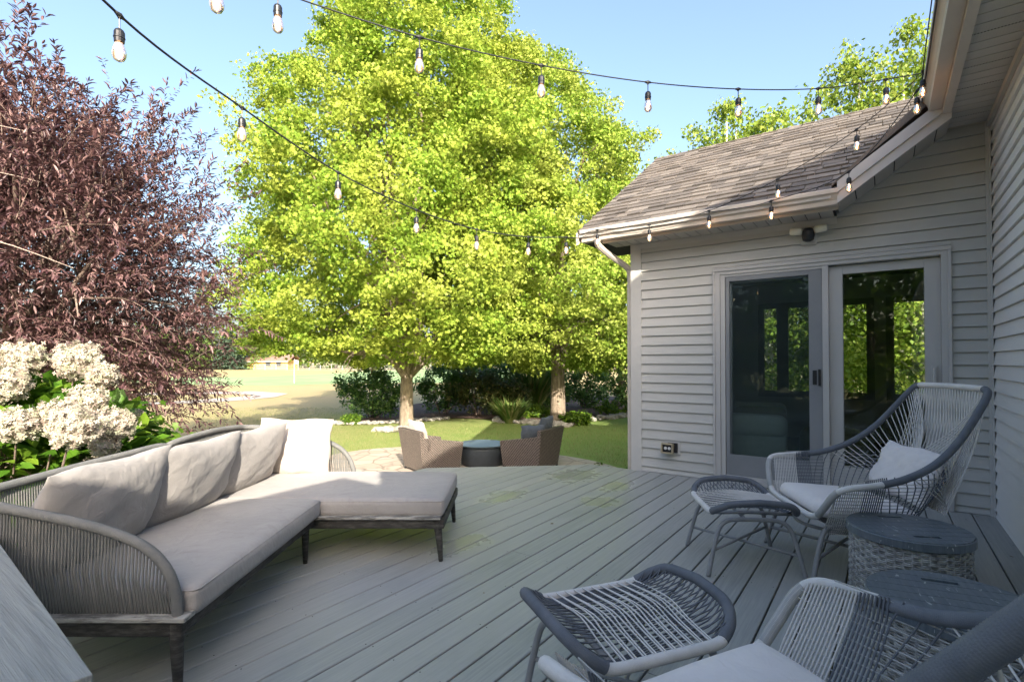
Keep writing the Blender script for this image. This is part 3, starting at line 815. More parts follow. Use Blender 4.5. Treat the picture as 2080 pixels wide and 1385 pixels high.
cc = thing("couch", "grey green upholstered couch standing inside behind the screen door", "couch", (-1.35, 6.75, 0), R(8))
o = rounded_box(.85, 1.9, .42, .05, crown=.01); o.build("base", M['couch'], cc, smooth=True, merge=True).location = (0, 0, .06)
o = rounded_box(.26, 1.95, .40, .09, crown=.01); o.build("backrest", M['couch'], cc, smooth=True, merge=True).location = (-.33, 0, .40)
o = rounded_box(.85, .26, .22, .08, crown=.01); a_ = o.build("armrest", M['couch'], cc, smooth=True, merge=True); a_.location = (0, -.86, .42)
a2 = a_.copy(); COL.objects.link(a2); a2.location = (0, .86, .42)
o = rounded_box(.6, 1.4, .16, .06, crown=.03); o.build("seat", cloth("olive_seat_fabric", (.17, .18, .11), (.22, .23, .15)), cc, smooth=True, merge=True).location = (.12, 0, .44)
pf = thing("pouf", "round ribbed olive pouf inside behind the glass door", "pouf", (-.45, 7.1, 0), 0)
mb = MB(); mb.lathe([(.05, 0), (.33, .01), (.38, .06), (.39, .2), (.38, .34), (.33, .40), (.2, .42), (.03, .425)], 36); mb.build("body", cloth("pouf_fabric", (.20, .21, .12), (.26, .27, .17)), pf, smooth=True)

# ---- wall fittings
fl = thing("floodlight", "twin head motion floodlight on the clapboards above the sliding door", "floodlight", (-.55, WY - .02, 2.36))
mb = MB(); mb.box(-.065, -.004, -.085, .065, .01, .06); mb.box(-.052, -.014, -.072, .052, -.0045, .047); mb.build("mounting_block", M['trim'], fl, bevel=.003)
mb = MB(); mb.lathe([(.02, -.065), (.045, -.052), (.053, -.01), (.048, .03), (.034, .055)], 20, (0, -.055, .0)); mb.box(-.03, -.04, -.03, .03, -.015, .035); mb.build("sensor", M['black'], fl, smooth=False)
for s in (-1, 1):
    mb = MB(); m_ = Matrix.Translation((s * .045, -.055, .035)) @ Euler((0, R(90 * s - 6 * s), 0)).to_matrix().to_4x4()
    mb.lathe([(.018, 0), (.032, .012), (.036, .05), (.032, .095), (.02, .105)], 18, (0, 0, 0), m_)
    mb.build("lamp_head", simple("ivory_plastic", (.80, .78, .64), .5), fl, smooth=True)
ot = thing("outlet", "open weatherproof socket box low on the clapboards left of the door", "socket", (-1.85, WY - .018, .285))
mb = MB(); mb.box(-.055, -.004, -.07, .105, .006, .07); mb.build("mounting_block", M['trim'], ot, bevel=.003)
mb = MB(); mb.box(-.02, -.028, -.045, .08, -.0045, .055); mb.build("box", M['black'], ot)
mb = MB()
for (a, bq, c_, d_) in ((-.075, .05, .04, .055), (-.075, .05, -.055, -.042), (-.075, -.062, -.042, .04), (.037, .05, -.042, .04)): mb.box(a, -.085, c_, bq, -.045, d_)
mb.build("cover", simple("tan_plastic", (.42, .36, .24), .5), ot, bevel=.004)
mb = MB(); mb.box(-.061, -.06, -.041, .036, -.05, .039); mb.build("faceplate", M['black'], ot)
for s in (-.032, .008):
    mb = MB(); mb.lathe([(.001, -.003), (.016, -.002), (.016, .002), (.001, .003)], 16, (0, 0, 0), Matrix.Translation((s, -.063, 0)) @ Euler((R(90), 0, 0)).to_matrix().to_4x4())
    mb.build("socket_face", simple("white_plastic", (.75, .75, .72), .4), ot)

# ================================================================== FURNITURE
# ---- corner sofa: local x = sideways, y = away from the camera
sofa = thing("corner_sofa", "L shaped sofa with grey cord back, dark wood frame and taupe seat cushions", "sofa", (0, 0, 0), A)
def rail_pts():
    near = [(-1.205, 1.875, .275), (-1.212, 1.875, .36), (-1.245, 1.872, .455), (-1.32, 1.868, .535), (-1.45, 1.862, .595), (-1.62, 1.858, .640), (-1.80, 1.858, .675), (-1.95, 1.885, .695), (-2.03, 1.97, .70)]
    far = [(-1.235, 4.06, .275), (-1.245, 4.06, .36), (-1.285, 4.06, .455), (-1.36, 4.06, .53), (-1.49, 4.06, .59), (-1.65, 4.06, .635), (-1.82, 4.06, .67), (-1.97, 4.03, .69), (-2.05, 3.95, .70)]
    mid = [(-2.045, 2.3, .705), (-2.045, 2.7, .71), (-2.045, 3.04, .705)]
    mid2 = [(-2.05, 3.10, .705), (-2.055, 3.5, .725), (-2.055, 3.8, .715)]
    return near, mid, mid2, far[::-1]
n_, m_1, m_2, f_ = rail_pts()
for pts in (n_ + m_1 + [(-2.045, 3.075, .62), (-2.0, 3.08, .30)], [(-2.0, 3.09, .30), (-2.05, 3.095, .64)] + m_2 + f_):
    mb = MB(); wrapped(mb, cr(pts, 10), .0175, .008, .0016, 10); mb.build("back_rail", M['rope_grey'], sofa, smooth=True)
dense = resample(cr(n_ + m_1 + m_2 + f_, 12), .002)
allp = []; acc_ = 0.0
for a_p, b_p in zip(dense, dense[1:]):
    acc_ += math.hypot(b_p.x - a_p.x, b_p.y - a_p.y)
    if acc_ >= .0112: allp.append(b_p); acc_ = 0.0
mb = MB()
for i, p in enumerate(allp):
    if p.z < .31: continue
    # foot of the cord on the frame below
    q = Vector((p.x, p.y, .285))
    cx = max(min(p.x, -1.21), -1.985); cy = max(min(p.y, 4.04), 1.885)
    q.x = cx; q.y = cy
    lean = .0012 * math.sin(i * 1.7)
    mid_ = (p + q) / 2 + Vector((-.02 if p.x < -1.9 else 0, -.018 if p.y < 2.0 else (.018 if p.y > 3.9 else 0), 0))
    mb.tube([p, p.lerp(mid_, .6), mid_ + Vector((lean, lean, 0)), q], .0040, 5, caps=False)
mb.build("cord_back", M['rope_grey'], sofa, smooth=True)
mb = MB()
mb.box(-2.02, 1.865, .215, -1.185, 1.90, .272); mb.box(-2.02, 1.90, .215, -1.985, 4.05, .272); mb.box(-2.02, 4.05, .215, -1.235, 4.085, .272)
mb.box(-1.225, 1.90, .215, -1.19, 3.125, .268); mb.box(-1.235, 3.125, .195, -.445, 3.16, .252); mb.box(-.445, 3.125, .195, -.41, 3.92, .252); mb.box(-1.235, 3.89, .195, -.445, 3.925, .252)
for y in (2.2, 2.5, 2.8, 3.4, 3.7): mb.box(-1.985, y, .225, -1.226, y + .05, .262)
for x in (-1.1, -.8): mb.box(x, 3.16, .21, x + .05, 3.89, .250)
mb.build("frame", M['oldwood'], sofa, bevel=.006)
mb = MB(); mb.box(-2.03, 1.848, .2735, -1.165, 1.915, .292); mb.build('rail_cap', M['peeled'], sofa, bevel=.004); mb = MB(); mb.box(-1.21, 3.105, .2535, -.43, 3.165, .270)
mb.build("rail_cap", M['peeled'], sofa, bevel=.004)
for (x, y, dx, dy, h) in ((-1.215, 1.885, .02, -.02, .215), (-1.235, 3.10, .0, -.0, .215), (-.45, 3.145, .02, -.012, .20), (-.455, 3.88, .02, .01, .20), (-2.0, 1.9, -.02, -.02, .215), (-2.0, 4.05, -.02, .02, .215), (-1.25, 4.05, .0, .02, .215)):
    mb = MB(); mb.tube([(x, y, h + .05), (x, y, h), (x + dx * .6, y + dy * .6, h * .5), (x + dx, y + dy, 0)], [.024, .024, .019, .013], 10)
    mb.build("leg", M['oldwood'], sofa, smooth=True)
s1 = rounded_box(.80, 1.24, .115, .035, 18, crown=.022, wr=.0022, seed=1).build("seat_cushion", M['taupe'], sofa, smooth=True, merge=True); s1.location = (-1.555, 2.525, .262)
s2 = rounded_box(1.62, .80, .115, .035, 18, crown=.020, wr=.0022, seed=2).build("seat_cushion", M['taupe'], sofa, smooth=True, merge=True); s2.location = (-1.225, 3.545, .252)
def piping(w, d, z, r, o, name="piping"):
    mb = MB(); pts = []
    for (cx, cy, a0) in ((w / 2 - r, d / 2 - r, 0), (-w / 2 + r, d / 2 - r, 90), (-w / 2 + r, -d / 2 + r, 180), (w / 2 - r, -d / 2 + r, 270)):
        for k in range(7):
            a = R(a0 + 15 * k); pts.append((cx + r * math.cos(a), cy + r * math.sin(a), z))
    mb.tube(pts, .0035, 6, closed=True); mb.build(name, M['taupe'], o, smooth=True)
piping(.792, 1.232, .100, .03, s1); piping(1.612, .792, .100, .03, s2)

def put(mesh_o, loc, rx=0, ry=0, rz=0):
    """stand a thing built in local space at a place given sideways/forward of the tripod"""
    mesh_o.location = W(*loc)
    mesh_o.rotation_euler = (Euler((0, 0, A)).to_matrix() @ Euler((rx, ry, rz), 'XYZ').to_matrix()).to_euler()
G = "pillows leaning on the corner sofa"
o = pillow(.68, .45, .19, 1, wr=.003).build("back_pillow", M['taupe'], None, smooth=True, merge=True)
tag(o, "taupe back pillow nearest the cord arm, mostly in shade", "pillow", G); put(o, (-1.83, 2.215, .365), R(19), 0, R(90))
o = pillow(.70, .44, .18, 2, wr=.003).build("back_pillow", M['taupe'], None, smooth=True, merge=True)
tag(o, "stained taupe pillow in the middle of the sofa back, between two pillows", "pillow", G); put(o, (-1.82, 2.83, .365), R(20), 0, R(89))
o = pillow(.68, .44, .18, 3, wr=.0035).build("back_pillow", M['taupe'], None, smooth=True, merge=True)
tag(o, "slumped taupe pillow beside the bright cream pillow in the corner", "pillow", G); put(o, (-1.82, 3.44, .355), R(21), 0, R(85))
o = pillow(.56, .42, .20, 4, wr=.004).build("back_pillow", M['cream'], None, smooth=True, merge=True)
tag(o, "bright sunlit cream pillow standing upright in the far corner of the sofa", "pillow", G); put(o, (-1.64, 3.86, .355), R(-10), 0, R(-2))

# ---- bench in the near corner
be = thing("bench", "grey wooden bench top in the near corner beside the sofa arm", "bench", (0, 0, 0))
mb = MB(); m_ = Matrix.Translation((-1.25, .345, 0)) @ Euler((0, 0, R(-3))).to_matrix().to_4x4()
mb.box(-2.2, -.40, .562, 0, .0, .60, m_); mb.build("top", M['bench'], be, bevel=.003)
mb = MB(); mb.box(-2.1, -.36, .48, -.1, -.34, .561, m_); mb.box(-2.1, -.06, .48, -.1, -.04, .561, m_); mb.build("apron", M['bench'], be)
for x in (-2.05, -.14):
    for y in (-.35, -.09):
        mb = MB(); mb.box(x, y, 0, x + .05, y + .05, .479, m_); mb.build("leg", M['bench'], be)

# ---- cord lounge chairs
RIM = [(0, .275, .345), (.20, .275, .343), (.30, .272, .362), (.365, .262, .425), (.43, .24, .51), (.465, .19, .55), (.455, .05, .567), (.42, -.11, .595), (.392, -.27, .665), (.358, -.41, .78), (.325, -.53, .93), (.30, -.595, 1.02), (.265, -.615, 1.05), (.18, -.622, 1.056), (0, -.628, 1.058)]
def rim_curve():
    h = cr(RIM, 10); return h
def lounge(name, label, loc, phi):
    t = thing(name, label, "lounge chair", loc, A + phi, "cord lounge chairs on the deck")
    h = rim_curve()
    cuts = [(0, 62, 'rope_light', "arm_rail"), (62, 122, 'rope_dark', "back_rail"), (122, len(h) - 1, 'rope_light', "top_rail")]
    for (a, b_, m, nm) in cuts:
        seg = h[a:b_ + 1]
        if nm == "arm_rail" or nm == "top_rail":
            left = [Vector((-p.x, p.y, p.z)) for p in seg]
            full = (left[::-1] + seg[1:]) if nm == "arm_rail" else (seg + left[::-1][1:])
            mb = MB(); wrapped(mb, full, .0165); mb.build(nm, M[m], t, smooth=True)
        else:
            for s in (1, -1):
                mb = MB(); wrapped(mb, [Vector((s * p.x, p.y, p.z)) for p in seg], .0185); mb.build(nm, M[m], t, smooth=True)
    # front corner posts are dark cord
    for s in (1, -1):
        seg = h[22:44]; mb = MB(); wrapped(mb, [Vector((s * p.x * 1.001, p.y, p.z)) for p in seg], .0178); mb.build("front_post", M['rope_mid'], t, smooth=True)
    # body surface: U shaped sections
    def sec(z, s):
        k = (z - .24) / .36; k = max(0, min(1.4, k))
        xw = .235 + .215 * k ** .75 if z < .57 else .437 - (z - .57) * .4; yb = .33 + .20 * k ** 1.1; yf = .235 - .02 * k
        # s 0..1 : front right -> round the back -> front left
        if s < .28: return Vector((xw, yf + (-.02 - yf) * (s / .28), z))
        if s > .72: return Vector((-xw, yf + (-.02 - yf) * ((1 - s) / .28), z))
        a = (s - .28) / .44 * math.pi
        return Vector((xw * math.cos(a), -.02 - (yb - .02) * math.sin(a) ** .9, z))
    def ztop(s):
        q = min(s, 1 - s)
        return .553 + .05 * min(q / .28, 1) if q < .28 else (.60 + .02 * min(1, (q - .28) / .1))
    mb = MB(); ml = MB(); md_ = MB(); nS = 82
    for i in range(nS + 1):
        s = i / nS; q = min(s, 1 - s)
        zt = ztop(s)
        for sh in (.035,):
            pts = [sec(.245 + (zt - .245) * k / 6, min(1, max(0, s + sh * (k / 6 - .5)))) for k in range(7)]
            (ml if q < .17 else md_).tube(pts, .0030, 5, caps=False)
    ml.build("arm_cords", M['rope_light'], t, smooth=True)
    md_.build('side_cords', M['rope_dark'], t, smooth=True)
    for j in range(17):
        z = .262 + .0205 * j
        pts = [sec(z, k / 48) for k in range(49)]
        if z > .54: pts = [p for k, p in enumerate(pts) if .1 < k / 48 < .9]
        if j < 15 or True: mb.tube(pts, .0022, 5, caps=False)
    # tray of the seat
    for k in range(-9, 10):
        x = k * .024; mb.tube([(x, .255, .335), (x, .15, .28), (x, -.1, .245), (x, -.30, .26)], .0028, 4, caps=False)
    mb.build("cord_body", M['rope_mid'], t, smooth=True)
    # backrest: two fans of pale cord
    mb = MB()
    for k in range(27):
        u = -1 + 2 * k / 26
        for sh in (.30, -.30):
            v = max(-1, min(1, u * .92 + sh * .55))
            a = Vector((.275 * u, -.622, 1.05)); c_ = Vector((.30 * v, -.42 + .04 * v * v, .38))
            b_ = (a + c_) / 2 + Vector((0, -.03 - .05 * (1 - u * u), 0))
            mb.tube(cr([a, b_, c_], 5), .0031, 5, caps=False)
    for s in (1, -1):
        for k in range(22):
            i0 = 72 + int(k * 2.2); p = h[min(i0, 120)]
            a = Vector((s * p.x, p.y, p.z)); c_ = Vector((s * (.24 - .012 * k), -.44, .40 + .012 * k))
            b_ = (a + c_) / 2 + Vector((0, -.03, -.02)); mb.tube(cr([a, b_, c_], 4), .0029, 5, caps=False)
    mb.build("back_cords", M['rope_light'], t, smooth=True)
    mb = MB()
    for s in (1, -1):
        mb.tube([(s * .22, .20, .262), (s * .235, 0, .245), (s * .20, -.28, .25)], .009, 8)
    mb.tube([Vector((.235 * math.cos(a), -.02 + (.26 if math.sin(a) > 0 else .30) * math.sin(a), .248)) for a in [i * math.pi / 16 for i in range(32)]], .010, 8, closed=True)
    mb.build("seat_ring", M['metal'], t, smooth=True)
    for s in (1, -1):
        mb = MB(); mb.tube(cr([(s * .325, .305, .0), (s * .305, .275, .12), (s * .285, .235, .25), (s * .272, .19, .292), (s * .265, .10, .297), (s * .265, -.12, .297), (s * .272, -.21, .292), (s * .285, -.255, .25), (s * .305, -.295, .12), (s * .325, -.325, 0)], 5), .0135, 10)
        mb.build("leg_frame", M['metal'], t, smooth=True)
    mb = MB()
    mb.tube([(.312, .285, .11), (-.312, -.305, .11)], .010, 8); mb.tube([(-.312, .285, .125), (.312, -.305, .125)], .010, 8)
    mb.tube([(.27, .08, .297), (-.27, .08, .262), ], .009, 8); mb.build("brace", M['metal'], t, smooth=True)
    c_ = rounded_box(.53, .54, .085, .04, 14, crown=.028, wr=.002, seed=4).build("seat_cushion", M['greycush'], t, smooth=True, merge=True)
    c_.location = (0, -.02, .315); c_.rotation_euler = (R(5), 0, 0)
    return t
ch1 = lounge("lounge_chair", "cord lounge chair with grey pillow facing the sofa, in front of the sliding door", W(1.96, 3.10), R(84.5))
ch2 = lounge("lounge_chair", "cord lounge chair cut off by the near edge, with its back closest to the camera", W(.579, 1.157), R(26.3))
o = pillow(.50, .32, .15, 6, wr=.006).build("lumbar_pillow", M['greycush'], None, smooth=True, merge=True)
tag(o, "pale grey lumbar pillow leaning in the cord chair by the door", "pillow")
fy = -.30; o.location = ch1.location + Vector((-math.sin(A + R(84.5)) * fy, math.cos(A + R(84.5)) * fy, .405))
o.rotation_euler = (Matrix.Rotation(A + R(84.5), 3, 'Z') @ Euler((R(24), 0, 0)).to_matrix()).to_euler()

def ottoman(label, loc, phi):
    t = thing("footstool", label, "footstool", loc, A + phi, "cord footstools on the deck")
    Q = [(0, .232, .343), (.17, .232, .345), (.215, .225, .358), (.262, .20, .388), (.295, .14, .418), (.307, 0, .432)]
    q = cr(Q, 10); light = q[:18]; dark = q[17:]
    for s in (1, -1):
        full = [Vector((-p.x, s * p.y, p.z)) for p in light][::-1] + [Vector((p.x, s * p.y, p.z)) for p in light][1:]
        mb = MB(); wrapped(mb, full, .0165); mb.build("light_rail", M['rope_light'], t, smooth=True)
        full = [Vector((s * p.x, p.y, p.z)) for p in dark] + [Vector((s * p.x, -p.y, p.z)) for p in dark][::-1][1:]
        mb = MB(); wrapped(mb, full, .0185); mb.build("dark_rail", M['rope_dark'], t, smooth=True)
    mb = MB()
    for k in range(21):
        x = -.182 + .364 * k / 20
        x1 = x * .93 + .004 * (1 if k % 2 else -1); x0 = x * 1.0 - .009 * (1 if k % 2 else -1)
        mb.tube(cr([(x0, .232, .358), (x0 * .9 + x1 * .1, .12, .374), ((x0 + x1) / 2 + .012, 0, .381), (x1 * .9 + x0 * .1, -.12, .374), (x1, -.232, .358)], 3), .0030, 5, caps=False)
    mb.build("light_cords", M['rope_light'], t, smooth=True)
    mb = MB()
    def rimz(y): return (.307 - .10 * (abs(y) / .232) ** 3, .432 - .055 * (abs(y) / .232) ** 3)
    for k in range(19):
        y = -.21 + .42 * k / 18
        for dy in (.13, -.13):
            y1 = max(-.215, min(.215, y + dy)); (xa, za), (xb, zb) = rimz(y), rimz(y1)
            mb.tube(cr([(xa, y, za), (xa - .07, y * .8 + y1 * .2, za - .045), (.0, (y + y1) / 2, .352), (-xb + .07, y1 * .8 + y * .2, zb - .045), (-xb, y1, zb)], 3), .0026, 5, caps=False)
    mb.build("dark_cords", M['rope_dark'], t, smooth=True)
    mb = MB()
    for s in (1, -1): mb.tube([(s * .165, .232, .335), (s * .165, 0, .342), (s * .165, -.232, .335)], .0105, 8)
    mb.build("seat_bar", M['metal'], t, smooth=True)
    for s in (1, -1):
        mb = MB(); mb.tube(cr([(s * .245, .262, 0), (s * .232, .235, .12), (s * .218, .198, .25), (s * .212, .15, .302), (s * .21, .07, .312), (s * .21, -.07, .312), (s * .212, -.15, .302), (s * .218, -.198, .25), (s * .232, -.235, .12), (s * .245, -.262, 0)], 5), .0125, 10)
        mb.build("leg_frame", M['metal'], t, smooth=True)
    mb = MB(); mb.tube([(.232, .23, .125), (-.232, -.23, .125)], .0085, 8); mb.tube([(-.232, .23, .142), (.232, -.23, .142)], .0085, 8)
    mb.tube([(.21, .05, .318), (-.21, .05, .318)], .008, 8)
    mb.build("brace", M['metal'], t, smooth=True)
    return t
ottoman("cord footstool in front of the lounge chair by the sliding door", W(1.385, 3.13), R(84.5))
ottoman("cord footstool nearest the camera, its woven seat seen from above", W(.372, 1.735), R(21))

# ---- woven drum tables
def drum(label, loc, rz):
    t = thing("drum_table", label, "side table", loc, rz, "woven drum tables beside the lounge chairs")
    r, h = .235, .36
    rng = random.Random(2)
    mb = MB(); nst = 46; rows = 24
    for j in range(rows):
        z = .008 + j * (h - .012) / rows
        for sub in (0, .0075):
            pts = []
            for i in range(nst * 4):
                a = 2 * math.pi * i / (nst * 4); ph = math.pi * (i / 4 * 1.0 + (j % 2))
                rr = r + .0055 * math.sin(ph) + rng.uniform(-.0004, .0004)
                pts.append((rr * math.cos(a), rr * math.sin(a), z + sub + rng.uniform(-.0003, .0003)))
            mb.tube(pts, .0044, 6, closed=True)
    for i in range(nst):
        a = 2 * math.pi * (i) / nst
        mb.tube([((r + .001) * math.cos(a), (r + .001) * math.sin(a), .0), ((r + .001) * math.cos(a), (r + .001) * math.sin(a), h)], .0042, 5)
    mb.build("woven_side", M['reed'], t, smooth=True)
    mb = MB(); mb.lathe([(.226, .005), (.226, h)], 40); mb.build("liner", M['metal'], t)
    mb = MB(); n = 8; R_ = .248
    for k in range(n):
        x0 = -R_ + 2 * R_ * k / n + .0012; x1 = -R_ + 2 * R_ * (k + 1) / n - .0012
        slot = k in (1, 6)
        def outline(xa, xb, top):
            pts = []
            for i in range(9):
                x = xa + (xb - xa) * i / 8; pts.append((x, math.sqrt(max(R_ * R_ - x * x, 1e-6))))
            for i in range(8, -1, -1):
                x = xa + (xb - xa) * i / 8; pts.append((x, -math.sqrt(max(R_ * R_ - x * x, 1e-6))))
            return pts
        if not slot: parts = [outline(x0, x1, 1)]
        else:       # a hand slot cut through this slat
            xm = (x0 + x1) / 2; parts = []
            full = outline(x0, x1, 1)
            parts.append([(x0, math.sqrt(max(R_**2 - x0**2, 1e-6))), (x1, math.sqrt(max(R_**2 - x1**2, 1e-6))), (x1, .055), (x0, .055)])
            parts.append([(x0, -.055), (x1, -.055), (x1, -math.sqrt(max(R_**2 - x1**2, 1e-6))), (x0, -math.sqrt(max(R_**2 - x0**2, 1e-6)))])
            parts.append([(x0, .0549), (xm - .012, .0549), (xm - .012, -.0549), (x0, -.0549)])
            parts.append([(xm + .012, .0549), (x1, .0549), (x1, -.0549), (xm + .012, -.0549)])
        for pp in parts: mb.prism(pp, lambda a, b: (a, b, h + .022), lambda a, b: (a, b, h + .040))
    ring = [(R_ + .006) * 1.0, h + .002]
    mb.build("slat_top", M['slate'], t)
    mb = MB()
    vs = []; sg = 56
    for (rr, z) in ((.236, h + .0), (.254, h + .0), (.254, h + .034), (.2495, h + .038), (.2495, h + .020), (.236, h + .020)):
        vs += [(rr * math.cos(2 * math.pi * i / sg), rr * math.sin(2 * math.pi * i / sg), z) for i in range(sg)]
    fs = [(a * sg + i, a * sg + (i + 1) % sg, ((a + 1) % 6) * sg + (i + 1) % sg, ((a + 1) % 6) * sg + i) for a in range(6) for i in range(sg)]
    mb.add(vs, fs); mb.lathe([(.236, h + .010), (.236, h + .0205)], 40); mb.build("rim", M['slate'], t, smooth=False)
    return t
drum("round woven drum table with dark slatted top beside the far lounge chair", W(1.93, 2.53), A + R(80))
drum("round drum table with worn dark slats half hidden behind the near lounge chair", W(1.50, 1.76), A + R(65))

# ---- wicker armchairs and fire table on the patio
def wicker_chair(label, loc, rz, cush, back_w, n_back):
    """x = width, y = facing"""
    t = thing("wicker_armchair", label, "armchair", loc, rz, "wicker armchairs around the fire table")
    def quadbox(bot, top, z0, z1, name, m=M['wicker']):
        mb = MB(); n = len(bot)
        mb.add([(*p, z0) for p in bot] + [(*p, z1 if not isinstance(z1, (list, tuple)) else z1[i]) for i, p in enumerate(top)],
               [tuple(range(n - 1, -1, -1)), tuple(range(n, 2 * n))] + [(i, (i + 1) % n, n + (i + 1) % n, n + i) for i in range(n)])
        return mb.build(name, m, t, bevel=.012)
    for s in (1, -1):
        f = (lambda pts: pts if s > 0 else [(-x, y) for x, y in pts][::-1])
        b_ = f([(.27, -.36), (.36, -.36), (.37, .34), (.28, .34)]); tp = f([(.30, -.46), (.42, -.46), (.45, .36), (.34, .36)])
        zz = [.63, .63, .50, .50] if s > 0 else [.50, .50, .63, .63]
        quadbox(b_, tp, .03, zz, "armrest")
    quadbox([(-.355, -.40), (.355, -.40), (.355, -.33), (-.355, -.33)], [(-.42, -.50), (.42, -.50), (.40, -.41), (-.40, -.41)], .03, .74, "backrest")
    quadbox([(-.29, -.33), (.29, -.33), (.29, .345), (-.29, .345)], [(-.31, -.38), (.31, -.38), (.31, .37), (-.31, .37)], .05, .30, "seat")
    for s in (1, -1):
        for y in (-.38, .33):
            mb = MB(); mb.tube([(s * .34, y, 0), (s * .34, y, .06)], .022, 8); mb.build("foot", M['black'], t)
    c_ = rounded_box(.60, .62, .12, .045, 10, crown=.02).build("seat_cushion", cush, t, smooth=True, merge=True); c_.location = (0, .04, .30)
    return t
def on(t, o, x, y, z, rx, rz_):
    a = t.rotation_euler.z
    o.location = t.location + Vector((math.cos(a) * x - math.sin(a) * y, math.sin(a) * x + math.cos(a) * y, z))
    o.rotation_euler = (Matrix.Rotation(a + rz_, 3, 'Z') @ Euler((rx, 0, 0)).to_matrix()).to_euler()
wc1 = wicker_chair("brown wicker armchair with cream cushions, left of the fire table", W(-1.42, 9.35, GZ + .016), A + R(-52), M['cream'], .5, 1)
o = pillow(.56, .42, .17, 8).build("back_pillow", M['cream'], None, smooth=True, merge=True); tag(o, "cream back pillow in the wicker armchair under the maple", "pillow"); on(wc1, o, .02, -.27, .48, R(14), 0)
wc2 = wicker_chair("brown wicker armchair with charcoal cushions, right of the fire table", W(.32, 9.5, GZ + .016), A + R(56), M['charcoal'], .5, 2)
o = pillow(.58, .44, .16, 9).build("back_pillow", M['charcoal'], None, smooth=True, merge=True); tag(o, "charcoal pillow standing upright in the wicker armchair", "pillow"); on(wc2, o, .08, -.24, .50, R(12), R(8))
o = pillow(.42, .34, .18, 10).build("back_pillow", M['charcoal'], None, smooth=True, merge=True); tag(o, "charcoal pillow flopped over the near arm of the wicker armchair", "pillow"); on(wc2, o, -.24, -.20, .52, R(30), R(-50))
ft = thing("fire_table", "round dark fire table with a glossy top between the wicker armchairs", "table", W(-.56, 9.75, GZ + .016))
mb = MB(); mb.lathe([(.36, 0), (.39, .02), (.42, .30), (.43, .36), (.40, .365)], 40); mb.build("bowl", M['concrete'], ft, smooth=True)
mb = MB(); mb.lathe([(.46, .366), (.475, .372), (.475, .386), (.46, .392)], 48); mb.build("table_top", M['tabletop'], ft)

# ---- string lights
def sock_bulb(parent, p, cord=.05, s=1.0, col=M['black'], lean=(0, 0)):
    lx, ly = lean
    mb = MB(); q = Vector(p)
    # moulded tee on the cable, drop cord, socket
    mb.tube([q + Vector((0, 0, .006)), q + Vector((0, 0, -.012))], [.009, .006], 8)
    e = q + Vector((lx * cord, ly * cord, -cord)); mb.tube([q, e], .0028, 6)
    mb.lathe([(.006, .0), (.014, -.006), (.0175, -.014), (.0175, -.030), (.0190, -.032), (.0190, -.036), (.0175, -.038), (.0165, -.052)], 14, e)
    so_ = mb.build("socket", col, parent, smooth=False)
    mb = MB(); mb.lathe([(.0125, -.050), (.0145, -.060), (.0200, -.074), (.0232, -.090), (.0225, -.104), (.0170, -.116), (.0085, -.122), (.001, -.1235)], 16, e)
    mb.build("bulb", M['bulb'], so_, smooth=True)
    mb = MB(); mb.tube([e + Vector((0, 0, -.055)), e + Vector((.003, 0, -.080)), e + Vector((-.003, 0, -.098)), e + Vector((.002, 0, -.108))], .0040, 6)
    mb.build("filament", M['filament'], so_)
def string_light(label, pts, nodes, r=.0036, cord=.05):
    t = thing("string_light", label, "string lights", tuple(nodes[0]), 0, "string lights over the deck")
    o0 = Vector(nodes[0])
    mb = MB(); mb.tube([p - o0 for p in cr(pts, 8)], r, 6)
    for p in nodes:
        i = min(range(len(pts)), key=lambda k: (Vector(pts[k]) - p).length)
        a = Vector(pts[max(i - 1, 0)]); b_ = Vector(pts[min(i + 1, len(pts) - 1)]); dd = (b_ - a).normalized() * .022
        mb.tube([p - o0 - dd, p - o0, p - o0 + dd], [.0045, .0105, .0045], 8)
    mb.build("cable", M['cable'], t, smooth=True)
    for p in nodes: sock_bulb(t, Vector(p) - o0, cord)
    return t
nodes = [W(-1.460, 1.90, 2.49), W(-1.37, 2.60, 2.49), W(-1.084, 3.20, 2.380), W(-.707, 3.80, 2.322), W(-.295, 4.30, 2.305), W(.150, 4.75, 2.35), W(.55, 5.22, 2.46)]
string_light("string of bulbs sagging from upper left down to the low gutter's far end", [W(-1.62, .6, 2.92), W(-1.53, 1.25, 2.66)] + nodes + [Vector((-2.69, 5.0, 2.545))], nodes, r=.0052)
hook = Vector((.245, 4.6, 3.225))
nodes = [W(-1.012, 1.75, 2.575), W(-.995, 2.17, 2.775), W(-.453, 2.5, 2.788), W(.16, 2.8, 2.822), W(.81, 3.05, 2.865), W(1.436, 3.25, 2.93), W(2.064, 3.45, 3.04), W(2.63, 3.6, 3.184)]
string_light("string of bulbs crossing the sky from the top edge to the high gutter", [W(-2.6, 1.45, 2.75)] + nodes + [hook], nodes, cord=.055)
EP = EYE
def gp(px, py, Y):      # point on the plane of the gutter front seen at that place
    l = (px - 1040) / 1048; t = Y / (CA + SA * l); return Vector(((-SA + CA * l) * t, Y, EYE + (733 - py) / 1048 * t))
nodes = [gp(1745, 260, 4.78), gp(1583, 362, 4.93), gp(1442, 427, 4.975), gp(1320, 456, 4.985), gp(1214, 466, 4.985)]
string_light("string of bulbs draped across the shingles, then along the low gutter", [hook] + nodes + [Vector((-2.66, 4.985, 2.575))], nodes, cord=.045)
nodes = [gp(1869, 181, 4.66), gp(1728, 347, 4.90), gp(1569, 407, 4.98)]
string_light("short string of bulbs from the hook beside the sloped rake to the low gutter", [hook] + nodes + [gp(1500, 422, 4.985), gp(1442, 430, 4.988)], nodes, cord=.045)
